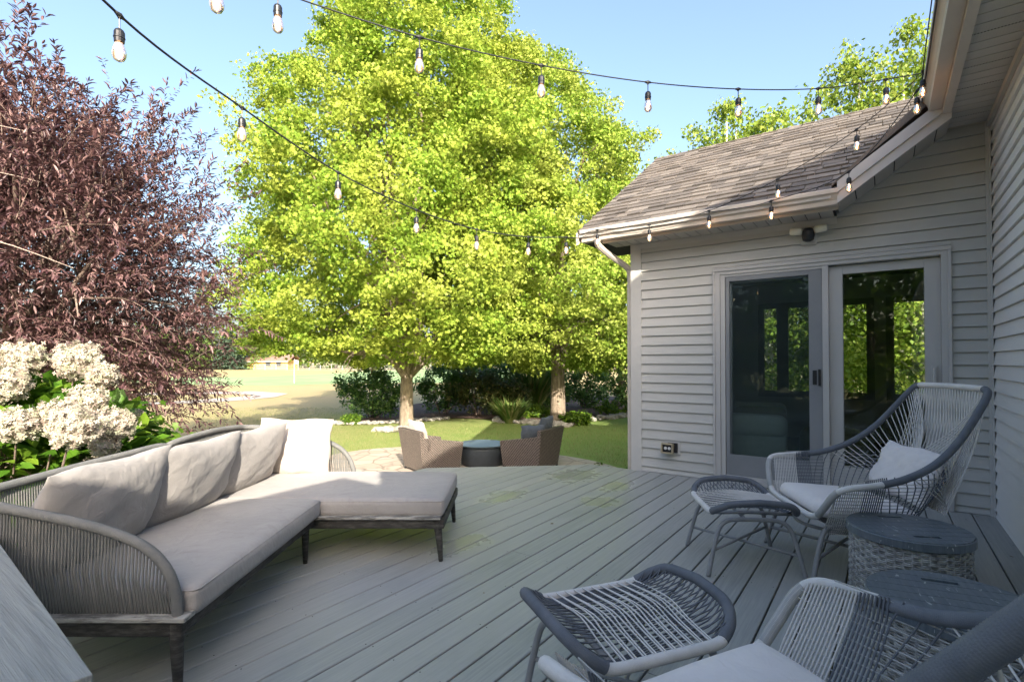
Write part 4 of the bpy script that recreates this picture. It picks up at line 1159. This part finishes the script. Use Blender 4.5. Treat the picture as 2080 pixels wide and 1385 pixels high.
def wp(px, py, X):
    l = (px - 1040) / 1048; k = -SA + CA * l; t = X / k; return Vector((X, (CA + SA * l) * t, EYE + (733 - py) / 1048 * t))
nodes = [Vector((.232, 2.95, 3.19)), Vector((.232, 4.45, 3.17))]
string_light("two bulbs on the cable tacked along the high gutter", [Vector((.236, -.5, 3.2)), Vector((.236, 1.2, 3.2))] + nodes + [hook], nodes, cord=.055)

# ================================================================== PLANTS
def clump_leaves(rng, C, Rd, per, flat=.55, up=.5, out_c=None):
    """leaves gathered in clumps round centres C with radii Rd"""
    n = len(C) * per
    idx = np.repeat(np.arange(len(C)), per)
    d = rnd_dirs(rng, n); rr = rng.random(n) ** .45
    off = d * rr[:, None] * Rd[idx][:, None]; off[:, 2] *= flat
    P = C[idx] + off
    Nn = rnd_dirs(rng, n) * .75 + np.array([0, 0, up])
    if out_c is not None:
        o = P - out_c; o /= np.linalg.norm(o, axis=1, keepdims=True) + 1e-9; Nn += o * .55
    D = rnd_dirs(rng, n); D[:, 2] -= .45
    return P, D, Nn

def crown_cloud(rng, base, zs, rs, n, inner=.3, lob=4, amp=.14):
    z = np.interp(rng.random(n), np.cumsum(np.interp(np.linspace(zs[0], zs[-1], 200), zs, rs)) / np.sum(np.interp(np.linspace(zs[0], zs[-1], 200), zs, rs)), np.linspace(zs[0], zs[-1], 200))
    th = rng.random(n) * 2 * np.pi
    R0 = np.interp(z, zs, rs)
    lobe = 1 + amp * np.sin(lob * th + z * 1.1) + amp * .7 * np.sin((lob + 3) * th - z * 2.3 + 1.3) + amp * .4 * rng.normal(size=n)
    u = np.where(rng.random(n) < inner, rng.random(n) ** .5 * .85, .82 + .18 * rng.random(n))
    r = R0 * lobe * u
    return np.stack([base[0] + r * np.cos(th), base[1] + r * np.sin(th), base[2] + z], 1)

def limbs(rng, base, h0, trunk_r, targets, name, mat, parent, lean=(0, 0), flare=1.35):
    mb = MB(); b = Vector(base)
    fork = b + Vector((lean[0], lean[1], h0))
    mb.tube(cr([b + Vector((0, 0, -.05)), b + Vector((lean[0] * .1, lean[1] * .1, .25)), b.lerp(fork, .6), fork], 5), [trunk_r * flare] + [trunk_r * (1.12 - .02 * i) for i in range(15)], 12)
    for T in targets:
        T = Vector(T); m1 = fork.lerp(T, .35) + Vector((rng.normal() * .12, rng.normal() * .12, (T - fork).length * .10))
        m2_ = fork.lerp(T, .7) + Vector((rng.normal() * .2, rng.normal() * .2, (T - fork).length * .05))
        pts = cr([fork + Vector((0, 0, -.35)), m1, m2_, T], 5); k = len(pts)
        r0 = trunk_r * .48
        mb.tube(pts, [r0 * (1 - .9 * i / (k - 1)) + .008 for i in range(k)], 8)
        for _ in range(4):
            i = rng.integers(k // 3, k - 2); p = pts[i]; q = p + Vector(tuple(rng.normal(size=3) * (T - fork).length * .16)) + (T - p) * .3
            mb.tube([p, p.lerp(q, .5) + Vector((0, 0, .06)), q], [r0 * (1 - .9 * i / k) * .55, r0 * .2, .006], 6)
    return mb.build(name, mat, parent, smooth=True)

# ---- the two big maples
def maple(label, base, zs, rs, ncl, per, leaf, mat, h0, tr, seed, tops=(0, 0)):
    rng = np.random.default_rng(seed)
    t = thing("maple_tree", label, "tree", tuple(base), 0, "maples on the lawn")
    C = crown_cloud(rng, (0, 0, 0), zs, rs, ncl)
    k_ = (C[:, 2:3] / zs[-1]) ** 1.5; C[:, :2] += np.array([tops]) * k_
    Rd = rng.uniform(.22, .62, ncl)
    P, D, Nn = clump_leaves(rng, C, Rd, per, .6, .45, np.array([0, 0, (zs[0] + zs[-1]) * .4]))
    S = rng.uniform(.7, 1.25, len(P)) * leaf
    leaves("crown", MAPLE, P, D, Nn, S, mat, t)
    T = [C[i] * np.array([.75, .75, .95]) for i in rng.choice(len(C), 26, replace=False)]
    limbs(rng, (0, 0, 0), h0, tr, [tuple(x) for x in T] , "trunk", M['bark'], t)
    return t
b1 = W(-3.10, 15.2, GZ)
maple("big yellow green maple rising beyond the top edge, its trunk behind the cream wicker chair", b1,
      [1.9, 2.4, 3.5, 5.0, 7.2, 9.2, 10.8, 12.4, 13.8, 14.8], [1.9, 3.7, 4.4, 4.5, 4.2, 3.6, 2.9, 2.2, 1.3, .3], 2600, 122, .086, M['maple'], 1.75, .20, 11, (.35 * CA, .35 * SA))
b2 = W(1.45, 16.3, GZ)
maple("smaller light green maple on the mulch bed, right of the tallest maple", b2,
      [1.75, 2.3, 3.4, 5.0, 7.0, 8.6, 9.8, 11.0, 11.9], [1.4, 2.9, 3.6, 3.6, 3.5, 3.1, 2.5, 1.6, .4], 1800, 116, .086, M['maple_b'], 1.9, .235, 12, (-1.5 * CA, -1.5 * SA))

# ---- purple leaved tree on the left
def purple_tree():
    rng = np.random.default_rng(21)
    base = W(-6.1, 6.4, GZ)
    t = thing("purple_leaf_tree", "dark purple leaved tree filling the left side above the hydrangea", "tree", tuple(base))
    c = np.array([0, 0, 2.9]); P = []; D = []; Nn = []; S = []
    tw = MB(); n_t = 3300
    ca, sa = math.cos(A), math.sin(A)
    for i in range(n_t):
        u = rng.random() ** .5
        dd = rnd_dirs(rng, 1)[0]
        if dd[2] < -.75: dd[2] *= -1
        # irregular dome: reaches further to the right and up
        side = dd[0] * ca + dd[1] * sa
        Rr = np.array([2.45, 2.45, 2.6]) * (1 + .16 * math.sin(5 * math.atan2(dd[1], dd[0]) + 3 * dd[2]) + .10 * rng.normal())
        tip = c + dd * Rr * (.45 + .58 * u)
        if tip[2] < 2.0 and side > .9: tip[:2] *= .80
        if tip[2] < .8 and side < .3: tip[2] = .8 + rng.random() * .6
        if (side > 1.0 and tip[2] < 1.35) or (side > 1.45 and tip[2] < 1.9): continue
        root = c + (tip - c) * .35 + np.array([0, 0, -.3]) + rng.normal(size=3) * .2
        L_ = rng.uniform(.55, 1.05)
        dirn = (tip - root); dirn /= np.linalg.norm(dirn); dirn = dirn + rnd_dirs(rng, 1)[0] * .55; dirn /= np.linalg.norm(dirn)
        st = tip - dirn * L_
        m_ = (st + tip) / 2 + np.array([0, 0, .10 * L_])
        tip2 = tip + np.array([0, 0, -.10 * L_ if rng.random() < .6 else .12 * L_])
        pts = cr([tuple(st), tuple(m_), tuple(tip2)], 6)
        if i % 3 == 0: tw.tube(pts, [.0055 - .00035 * k for k in range(len(pts))], 4, caps=False)
        nl = 34
        for k in range(nl):
            f = (k + rng.random() * .6) / nl * (len(pts) - 1); a = int(min(f, len(pts) - 2)); p = pts[a].lerp(pts[a + 1], f - a); tg = (pts[a + 1] - pts[a]).normalized()
            rd = rnd_dirs(rng, 1)[0]
            rd -= np.array(tg) * np.dot(rd, tg); rd /= np.linalg.norm(rd) + 1e-9
            P.append(p); D.append(np.array(tg) * .75 + rd * .75 + np.array([0, 0, -.12])); Nn.append(np.array([0, 0, 1.0]) + rnd_dirs(rng, 1)[0] * .6); S.append(rng.uniform(.055, .108))
    tw.build("twigs", M['bark_dark'], t)
    leaves("crown", LANCE, P, D, Nn, S, M['purple'], t)
    T = [tuple(c + rnd_dirs(rng, 1)[0] * np.array([1.5, 1.5, 1.6]) + np.array([0, 0, .4])) for _ in range(18)]
    limbs(rng, (0, 0, 0), .7, .13, T, "trunk", M['bark_dark'], t)
    # pale bare branches on the near face
    mb = MB()
    for k in range(9):
        d0 = rnd_dirs(rng, 1)[0]; d0[2] = abs(d0[2]) * .6
        v = Vector((-ca * .0 + sa * .9 + d0[0] * .6, -ca * .9 + d0[1] * .6, d0[2])).normalized()
        p = Vector(c) + v * 2.0; q = p + Vector(tuple(rng.normal(size=3) * .35)) + Vector((ca, sa, -.25)) * rng.uniform(.3, .9)
        m_ = p.lerp(q, .5) + Vector((0, 0, .1)); mb.tube(cr([p, m_, q], 4), [.008 - .0007 * i for i in range(9)], 5)
    mb.build("bare_branches", simple("pale_dry_bark", (.34, .27, .23), .8), t, smooth=True)
purple_tree()

# ---- hydrangea
def hydrangea():
    rng = np.random.default_rng(31)
    base = W(-3.75, 3.75, GZ)
    t = thing("hydrangea", "hydrangea bush with big cream flower heads beside the sofa", "shrub", tuple(base))
    bx = np.array(base)
    def loc(l, d, z): return np.array(W(l, d, z)) - bx
    heads = [(45, 728, 3.6, .17), (158, 733, 3.75, .20), (10, 780, 3.4, .18), (208, 762, 3.6, .13), (120, 848, 3.25, .16), (178, 815, 3.5, .16), (235, 862, 3.45, .15), (150, 868, 3.05, .17), (38, 862, 3.1, .15), (215, 905, 3.4, .11), (195, 945, 3.6, .09), (-60, 760, 3.6, .17), (-70, 880, 3.3, .18), (-150, 800, 3.6, .18), (275, 850, 4.2, .10)]
    P = []; Nn = []; S = []
    st = MB(); hc = []
    for (px, py, d, r) in heads:
        r *= .72
        c = loc((px - 1040) / 1048 * d, d, EYE + (733 - py) / 1048 * d); hc.append((c, r))
        n = int(2000 * (r / .16) ** 2)
        dd = rnd_dirs(rng, n); dd[:, 2] = dd[:, 2] * 1.0
        bump_ = 1 + .16 * np.sin(dd[:, 0] * 7 + dd[:, 2] * 9) + .12 * np.sin(dd[:, 1] * 11 + 2) + .08 * rng.normal(size=n)
        rr = r * bump_ * (.80 + .2 * rng.random(n))
        p = c + dd * rr[:, None] * np.array([1, 1, .88])
        P.append(p); Nn.append(dd + rnd_dirs(rng, n) * .5); S.append(rng.uniform(.015, .024, n))
        st.tube(cr([tuple(c), tuple(c * .7 + np.array([0, 0, -.15])), tuple(c * .15 + np.array([0, 0, .05]))], 4), .006, 5)
    P = np.concatenate(P); Nn = np.concatenate(Nn); S = np.concatenate(S)
    leaves("flower_heads", FLORET, P, rnd_dirs(rng, len(P)), Nn, S, M['floret'], t)
    # foliage: ovate leaves through a mound
    n = 5200
    dd = rnd_dirs(rng, n); dd[:, 2] = np.abs(dd[:, 2]) * 1.1 - .25
    rr = .70 + .30 * rng.random(n)
    p = np.stack([dd[:, 0] * 1.15 * rr, dd[:, 1] * 1.15 * rr, 1.05 + dd[:, 2] * .92 * rr], 1)
    keep = np.ones(n, bool)
    for (c, r) in hc: keep &= np.linalg.norm(p - c, axis=1) > r * .80
    p = p[keep]; dd = dd[keep]
    Dl = dd * .8 + rnd_dirs(rng, len(p)) * .6 + np.array([0, 0, -.25]); Nl = dd * .5 + np.array([0, 0, 1.0]) + rnd_dirs(rng, len(p)) * .5
    leaves("foliage", OVATE, p, Dl, Nl, rng.uniform(.09, .17, len(p)), M['hyd'], t)
    for k in range(40):
        a = rng.random() * 6.28; q = Vector((math.cos(a) * .9 * rng.random(), math.sin(a) * .9 * rng.random(), 1.2 + .4 * rng.random()))
        st.tube(cr([(math.cos(a) * .12, math.sin(a) * .12, 0), tuple(q * .55), tuple(q)], 4), .007, 5)
    st.build("stems", M['bark_dark'], t)
hydrangea()

def shrub(label, name, base, rx, ry, h, n, leaf, mat, tmpl=DIAM, seed=1, group=None, low=.05, stems=8, lump=.12, up=.6):
    rng = np.random.default_rng(seed)
    t = thing(name, label, "shrub", tuple(base), A, group)
    k = 60 + int(rx * 30)
    dd = rnd_dirs(rng, k); u = .55 + .45 * rng.random(k)
    C = np.stack([dd[:, 0] * rx * u * .86, dd[:, 1] * ry * u * .86, h * .5 + dd[:, 2] * (h * .46) * u], 1)
    C[:, :2] *= (1 + lump * rng.normal(size=(k, 1)))
    C[:, 2] = np.maximum(C[:, 2], low)
    Rd = rng.uniform(.16, .34, k) * min(1, h)
    P, D, Nn = clump_leaves(rng, C, Rd, max(4, n // k), .8, up, np.array([0, 0, h * .3]))
    P[:, 2] = np.abs(P[:, 2])
    leaves("foliage", tmpl, P, D, Nn, rng.uniform(.7, 1.3, len(P)) * leaf, mat, t)
    mb = MB()
    for i in range(stems):
        q = C[rng.integers(k)]; mb.tube(cr([(q[0] * .15, q[1] * .15, 0), (q[0] * .5, q[1] * .5, q[2] * .6), tuple(q)], 3), [.02 - .002 * j for j in range(7)], 5)
    mb.build("stems", M['bark_dark'], t)
    return t
shrub("loose shrub with lobed maple like leaves between hydrangea and sofa back", "lobed_leaf_shrub", W(-3.25, 4.35, GZ), .62, .5, 1.70, 2300, .085, M['vine'], MAPLE, 41, low=.3)
shrub("low feathery green shrub at the corner of the wing below the deck", "corner_shrub", W(1.35, 6.45, GZ), .62, .42, .62, 5200, .05, M['shrub_c'], DIAM, 42)
GS = "shrubs in the mulch bed behind the maples"
shrub("rounded dark green shrub left of the big maple trunk", "round_shrub", W(-4.75, 17.6, GZ), 1.35, 1.1, 1.95, 5200, .10, M['shrub'], DIAM, 51, GS)
shrub("dark green shrub directly behind the big maple trunk", "round_shrub", W(-2.55, 19.0, GZ), 1.3, 1.0, 2.0, 4200, .10, M['shrub'], DIAM, 52, GS)
shrub("olive brown shrub right of the big maple trunk", "olive_shrub", W(-1.25, 18.6, GZ), 1.2, 1.0, 1.75, 4200, .10, M['shrub_b'], DIAM, 53, GS)
shrub("wide dark shrub behind the fire table", "round_shrub", W(.15, 20.4, GZ), 1.9, 1.1, 2.2, 5200, .11, M['shrub'], DIAM, 54, GS)
shrub("reddish olive shrub between the two maple trunks", "olive_shrub", W(-.15, 18.2, GZ), 1.0, .8, 1.35, 3600, .09, M['shrub_b'], DIAM, 55, GS)
shrub("dark shrub just left of the smaller maple trunk", "round_shrub", W(1.35, 20.0, GZ), 1.3, 1.0, 1.9, 3600, .11, M['shrub'], DIAM, 56, GS)
shrub("dark green shrub right of the smaller maple trunk", "round_shrub", W(3.0, 21.5, GZ), 1.4, 1.1, 2.1, 3800, .11, M['shrub'], DIAM, 57, GS)
shrub("tall dark shrub half hidden by the corner of the house", "round_shrub", W(5.6, 25.0, GZ), 2.2, 1.3, 2.6, 4200, .13, M['shrub'], DIAM, 58, GS)
shrub("small yellow green dome of foliage on the stone edging", "dome_shrub", W(-4.95, 15.9, GZ), .36, .30, .34, 1800, .05, M['shrub_c'], DIAM, 59, GS)
shrub("low bright green perennials at the foot of the smaller maple", "perennial_clump", W(1.95, 15.7, GZ), .6, .35, .42, 2200, .07, M['shrub_c'], DIAM, 60, GS)
shrub("low pale green perennials in front of the dark shrubs", "perennial_clump", W(.75, 17.6, GZ), .8, .35, .5, 2200, .07, M['shrub_c'], DIAM, 61, GS)
shrub("low leafy perennials at the house side of the mulch bed", "perennial_clump", W(3.9, 18.5, GZ), 1.1, .5, .55, 2400, .08, M['shrub_c'], DIAM, 62, GS)
shrub("very wide dark shrub closing the gap behind the bed", "round_shrub", W(-.6, 23.5, GZ), 3.6, 1.2, 2.5, 6000, .14, M['shrub'], DIAM, 63, GS)

def tuft(name, label, base, n, L_, spread, mat, seed, cat="grass"):
    rng = np.random.default_rng(seed)
    t = thing(name, label, cat, tuple(base))
    a = rng.random(n) * 2 * np.pi; r = rng.random(n) * .18
    P = np.stack([r * np.cos(a), r * np.sin(a), np.zeros(n)], 1)
    D = np.stack([np.cos(a) * spread, np.sin(a) * spread, np.ones(n)], 1) + rng.normal(size=(n, 3)) * .22; D[:, 2] = np.abs(D[:, 2]) + .3
    Nn = np.stack([-np.cos(a), -np.sin(a), np.ones(n) * .4], 1)
    leaves("blades", BLADE, P, D, -Nn, rng.uniform(.5, 1.0, n) * L_, mat, t); return t
tuft("ornamental_grass", "arching clump of ornamental grass in front of the bed", W(-.05, 16.3, GZ), 420, 1.05, .75, M['reedgrass'], 71)
tuft("ornamental_grass", "upright clump of tall ornamental grass behind the arching clump", W(.75, 19.2, GZ), 420, 1.9, .28, M['reedgrass'], 72)
# stones
def stones(name, label, line, n, s0, s1, seed, jit=.18, hgt=.5):
    rng = random.Random(seed); mb = MB()
    for i in range(n):
        f = rng.random() * (len(line) - 1); a = int(min(f, len(line) - 2)); p = line[a].lerp(line[a + 1], f - a)
        x, y = p.x + rng.uniform(-jit, jit), p.y + rng.uniform(-jit, jit); s = rng.uniform(s0, s1)
        m_ = Matrix.Translation((x, y, GZ + .04 + s * .25 * rng.random())) @ Euler((rng.uniform(-.4, .4), rng.uniform(-.4, .4), rng.uniform(0, 6))).to_matrix().to_4x4() @ Matrix.Diagonal((s, s * rng.uniform(.6, .9), s * hgt, 1))
        vs = [(math.cos(t_) * math.cos(e) * rng.uniform(.85, 1.1), math.sin(t_) * math.cos(e) * rng.uniform(.85, 1.1), math.sin(e)) for e in (-.8, -.1, .6) for t_ in [k * math.pi / 3 + e for k in range(6)]] + [(0, 0, 1), (0, 0, -1)]
        fs = [(r_ * 6 + k, r_ * 6 + (k + 1) % 6, (r_ + 1) * 6 + (k + 1) % 6, (r_ + 1) * 6 + k) for r_ in (0, 1) for k in range(6)] + [(12 + k, 12 + (k + 1) % 6, 18) for k in range(6)] + [((k + 1) % 6, k, 19) for k in range(6)]
        mb.add([m_ @ Vector(v) for v in vs], fs)
    return tag(mb.build(name, M['stone']), label, "stones", kind="stuff")
stones("edging_stones", "row of small pale stones edging the mulch bed", [on_ground(*p) for p in ((645, 860), (700, 862), (770, 861), (830, 857), (900, 852))], 420, .05, .11, 4)
stones("edging_rocks", "row of brown rocks along the front of the bed at right", [on_ground(*p) for p in ((1010, 856), (1090, 862), (1140, 866), (1190, 856), (1300, 842))], 130, .08, .20, 5)
stones("rock_pile", "pile of pale stones round the foot of the big maple trunk", [W(-3.62, 14.5), W(-3.3, 14.3), W(-2.9, 14.6)], 230, .06, .14, 6, .22)

# ---- near lawn: short blades
def lawn_blades():
    rng = np.random.default_rng(81); n = 60000
    d = 9.6 + 12 * rng.random(n) ** 1.3; lat = (rng.random(n) * 2 - 1) * d * .62 + .2
    X = -SA * d + CA * lat; Y = CA * d + SA * lat
    P = np.stack([X, Y, np.full(n, GZ)], 1)
    k = np.hypot((X - pc.x) / 3.4, (Y - pc.y) / 3.1) > 1.0
    k &= ~((X > -2.4) & (Y > 5.3)); k &= ~((d > 15.9) & (lat > -5.5))
    P = P[k]; n = len(P)
    D = rng.normal(size=(n, 3)) * .45; D[:, 2] = 1; Nn = rnd_dirs(rng, n)
    o = leaves("grass", BLADE, P, D, Nn, rng.uniform(.03, .075, n), M['grass'])
    tag(o, "short grass blades on the lawn beyond the patio", "grass", kind="stuff")
lawn_blades()

# ---- birches behind the wing (seen over the roof and through the windows)
def birch(label, x, y, h, rr, seed, n=1, lean=.1):
    rng = np.random.default_rng(seed)
    t = thing("birch_tree", label, "tree", (x, y, GZ), 0, "birches behind the wing")
    mb = MB()
    for k in range(n):
        a = rng.random() * 6.28; l = lean * h * (.4 + .8 * rng.random())
        pts = cr([(.15 * math.cos(a), .15 * math.sin(a), 0), (l * .25 * math.cos(a), l * .25 * math.sin(a), h * .3), (l * .7 * math.cos(a), l * .7 * math.sin(a), h * .65), (l * math.cos(a), l * math.sin(a), h * .95)], 6)
        mb.tube(pts, [.095 - .0045 * i for i in range(len(pts))], 10)
        for j in range(7):
            i = rng.integers(5, len(pts) - 2); q = pts[i] + Vector((rng.normal() * rr * .5, rng.normal() * rr * .5, rr * .4)); mb.tube([pts[i], pts[i].lerp(q, .5), q], [.035, .02, .006], 6)
    mb.build("trunk", M['birchbark'], t, smooth=True)
    C = crown_cloud(rng, (0, 0, 0), [h * .12, h * .3, h * .55, h * .8, h * .95, h * 1.05], [rr * .55, rr * .95, rr, rr * .8, rr * .5, rr * .1], 380, .4, 3, .2)
    P, D, Nn = clump_leaves(rng, C, rng.uniform(.22, .5, len(C)), 60, .8, .4)
    D[:, 2] -= .5
    leaves("crown", DIAM, P, D, Nn, rng.uniform(.07, .12, len(P)), M['birch'], t)
birch("birch just above the left end of the wing ridge", -4.7, 14.3, 7.6, 1.35, 91, 2)
birch("second birch from the left above the wing ridge", -3.3, 14.0, 8.3, 1.3, 92, 3, .06)
birch("birch with white trunks seen through the narrow windows", -2.0, 13.0, 7.3, 1.3, 97, 3, .08)
birch("birch whose crown stands highest above the middle of the ridge", -.7, 14.0, 8.7, 1.35, 93, 3, .08)
birch("birch with its crown next to the hook of the string lights", .55, 14.0, 8.7, 1.3, 94, 2, .05)
birch("birch leaning behind the right hand window of the wing", .6, 12.0, 5.6, 1.2, 96, 2, .05)
birch("leafy birch closing the view behind the other birches", 2.6, 17.5, 8, 2.2, 95, 2)
birch("birch far behind the narrow windows of the wing", -3.0, 18.0, 8, 2.2, 98, 2)

# trees outside the frame to the east and south, mirrored in the door glass
def generic_tree(name, label, base, zs, rs, ncl, per, leaf, mat, seed, h0, tr, group=None, parent_cat="tree", barkm=None, tmpl=DIAM, cr_=(.4, .9)):
    rng = np.random.default_rng(seed)
    t = thing(name, label, parent_cat, tuple(base), 0, group)
    C = crown_cloud(rng, (0, 0, 0), zs, rs, ncl)
    P, D, Nn = clump_leaves(rng, C, rng.uniform(cr_[0], cr_[1], ncl), per, .6, .5, np.array([0, 0, zs[-1] * .4]))
    leaves("crown", tmpl, P, D, Nn, rng.uniform(.7, 1.3, len(P)) * leaf, mat, t)
    T = [tuple(C[i] * np.array([.7, .7, .9])) for i in rng.choice(len(C), 8, replace=False)]
    limbs(rng, (0, 0, 0), h0, tr, T, "trunk", barkm or M['bark'], t); return t
generic_tree("garden_tree", "slim young maple at the house corner with its trunk beside the wing", W(5.3, 25.2, GZ), [2.0, 3, 5, 7, 9], [1.5, 2.6, 3.0, 2.2, .4], 330, 40, .2, M['maple_b'], 101, 1.8, .12)

generic_tree("yard_tree", "tall dark tree south of the deck, mirrored in the screen door", Vector((-6.5, -11, GZ)), [.6, 2, 4, 7, 9, 11], [2.6, 3.6, 4.0, 3.6, 2.4, .6], 420, 40, .26, M['shrub'], 102, 2.0, .22, cr_=(.5, 1.0))
generic_tree("yard_tree", "broad dark tree south of the house, mirrored in the door glass", Vector((-.5, -16, GZ)), [.6, 2, 4, 7, 9, 11], [3.2, 4.2, 4.6, 4.0, 2.6, .6], 420, 40, .30, M['shrub_c'], 103, 2.0, .22, cr_=(.5, 1.1))
generic_tree("yard_tree", "bushy tree beyond the added shade block, mirrored in the door glass", Vector((-13.5, -16, GZ)), [.6, 2, 4, 7, 9, 10], [3.2, 4.2, 4.6, 4.0, 2.6, .6], 380, 36, .30, M['shrub'], 104, 2.0, .22, cr_=(.5, 1.1))

# ---- far edge of the field
GF = "trees along the far edge of the field"
far_t = [(355, 118, 9.0, 6.5, 'far'), (395, 120, 8.0, 5.0, 'far'), (432, 126, 9.5, 5.5, 'far'), (512, 120, 8.2, 4.2, 'far'), (560, 135, 10.5, 6.5, 'far'), (620, 138, 10.5, 6.5, 'far'), (682, 130, 9.5, 6.0, 'far'), (745, 128, 8.5, 6.0, 'far'), (810, 125, 8.5, 6.5, 'far'), (880, 120, 8, 6.5, 'far'), (965, 115, 8, 6.5, 'far'), (1060, 112, 8, 7, 'far'), (1160, 110, 8, 7, 'far'), (300, 112, 10, 7, 'far'), (235, 115, 9.5, 7, 'far'), (150, 118, 9.5, 7.5, 'far'), (60, 120, 9, 7.5, 'far'), (-60, 120, 9, 8, 'far')]
far_lab = ["pale green tree just right of the purple tree, at the field edge", "small green tree second from the purple tree across the field", "green tree touching the left side of the blue green spruce", "bright green tree between the spruce and the yellow house", "tall tree behind the roof of the yellow house", "broad tree behind the right end of the yellow house", "far tree behind the drooping maple branch over the fence", "far tree glimpsed left of the big maple trunk", "far tree hidden behind the big maple trunk", "far tree behind the olive shrub", "far tree between the maple trunks", "far tree behind the smaller maple", "far tree at the house side of the field", "far tree behind the right edge of the purple tree", "far tree screened by purple leaves above the lobed shrub", "far tree screened by purple leaves above the hydrangea", "far tree behind the middle of the hydrangea", "far tree beyond the left edge of the hydrangea"]
for i, ((px, d, h, r, m), lab) in enumerate(zip(far_t, far_lab)):
    l = (px - 1040) / 1048 * d
    generic_tree("field_tree", lab, W(l, d, GZ), [.5, h * .25, h * .5, h * .75, h], [r * .55, r * .95, r, r * .7, r * .15], 85, 26, .75, M['far'], 200 + i, 1.6, .22, GF, cr_=(.8, 1.7))
def spruce(label, base, h, r, seed):
    rng = np.random.default_rng(seed); t = thing("spruce_tree", label, "tree", tuple(base), 0, GF)
    P = []; D = []; 
    for k in range(38):
        z = h * (.06 + .92 * k / 38); rr = r * (1 - z / h) ** .85 + .1
        for j in range(18):
            a = rng.random() * 6.28; L0 = rr * rng.uniform(.75, 1.1)
            for q in np.linspace(.15, 1, 7):
                P.append((math.cos(a) * L0 * q, math.sin(a) * L0 * q, z - .25 * L0 * q)); D.append((math.cos(a) + rng.normal() * .4, math.sin(a) + rng.normal() * .4, -.35))
    P = np.array(P); leaves("crown", DIAM, P, np.array(D), np.tile([0, 0, 1.0], (len(P), 1)) + rnd_dirs(rng, len(P)) * .4, rng.uniform(.5, .8, len(P)), M['spruce'], t)
    mb = MB(); mb.tube([(0, 0, 0), (0, 0, h)], [.25, .03], 8); mb.build("trunk", M['bark'], t)
spruce("tall blue green spruce with drooping boughs across the field", W(-63.5, 116, GZ), 9.2, 4.3, 301)
spruce("slimmer spruce behind the taller blue green one", W(-61, 128, GZ), 10.8, 3.6, 302)
# yellow house
yh = thing("field_house", "small yellow house with a brown roof at the far edge of the field", "house", W(-56.5, 121, GZ), A)
mb = MB(); mb.box(-4.2, -3, 0, 5.2, 3, 2.1); mb.build("wall", simple("yellow_paint", (.50, .34, .10), .7, (.54, .38, .12), 2), yh)
mb = MB(); mb.prism([(-3.8, 2.0), (0, 3.5), (3.8, 2.0), (3.8, 1.85), (0, 3.3), (-3.8, 1.85)], lambda a, b: (-4.8, a, b), lambda a, b: (5.8, a, b)); mb.build("roof", simple("brown_roof", (.22, .13, .10), .9, (.27, .17, .13), 3), yh)
mb = MB(); mb.box(-4.6, -3.75, 1.72, 5.6, -3.65, 2.0); mb.build("fascia", M['trim'], yh)
for x in (.2, 2.6):
    mb = MB(); mb.box(x, -3.06, .7, x + 1.1, -3.005, 1.6); mb.build("window", simple("window_dark", (.04, .05, .06), .2), yh)
    mb = MB()
fe = thing("chain_fence", "pale chain link fence along the far edge of the field", "fence", W(-40, 112, GZ), A)
for k in range(30):
    mb = MB(); mb.tube([(-16 + k * 2.4, 0, 0), (-16 + k * 2.4, 0, 1.2)], .05, 6); mb.build("post", simple("fence_post_metal", (.4, .4, .38), .5) if k == 0 else bpy.data.materials["fence_post_metal"], fe)
mb = MB()
for z in (.1, .45, .8, 1.18): mb.tube([(-16, 0, z), (53.6, 0, z)], .025, 5)
mb.build("rail", bpy.data.materials["fence_post_metal"], fe)
mb = MB(); mb.tube([(0, 0, 0), (0, 0, 2.1)], .03, 6); mb.add([(0.02, 0, 2.05), (.5, .1, 2.0), (.5, .1, 1.7), (.02, 0, 1.72)], [(0, 1, 2, 3)])
fp = mb.build("golf_flag", simple("flag_white", (.7, .68, .6), .6)); fp.location = on_ground(598, 778); tag(fp, "slim white golf flag pin on the fairway", "flag")
# utility wires over the far trees
mb = MB()
for z in (8.2, 9.6): mb.tube([W(-110, 112, z), W(-70, 112, z - .3), W(-20, 112, z)], .035, 5)
uw = mb.build("utility_wires", simple("wire_grey", (.45, .45, .44), .6)); tag(uw, "two thin utility wires across the far trees", "wires")
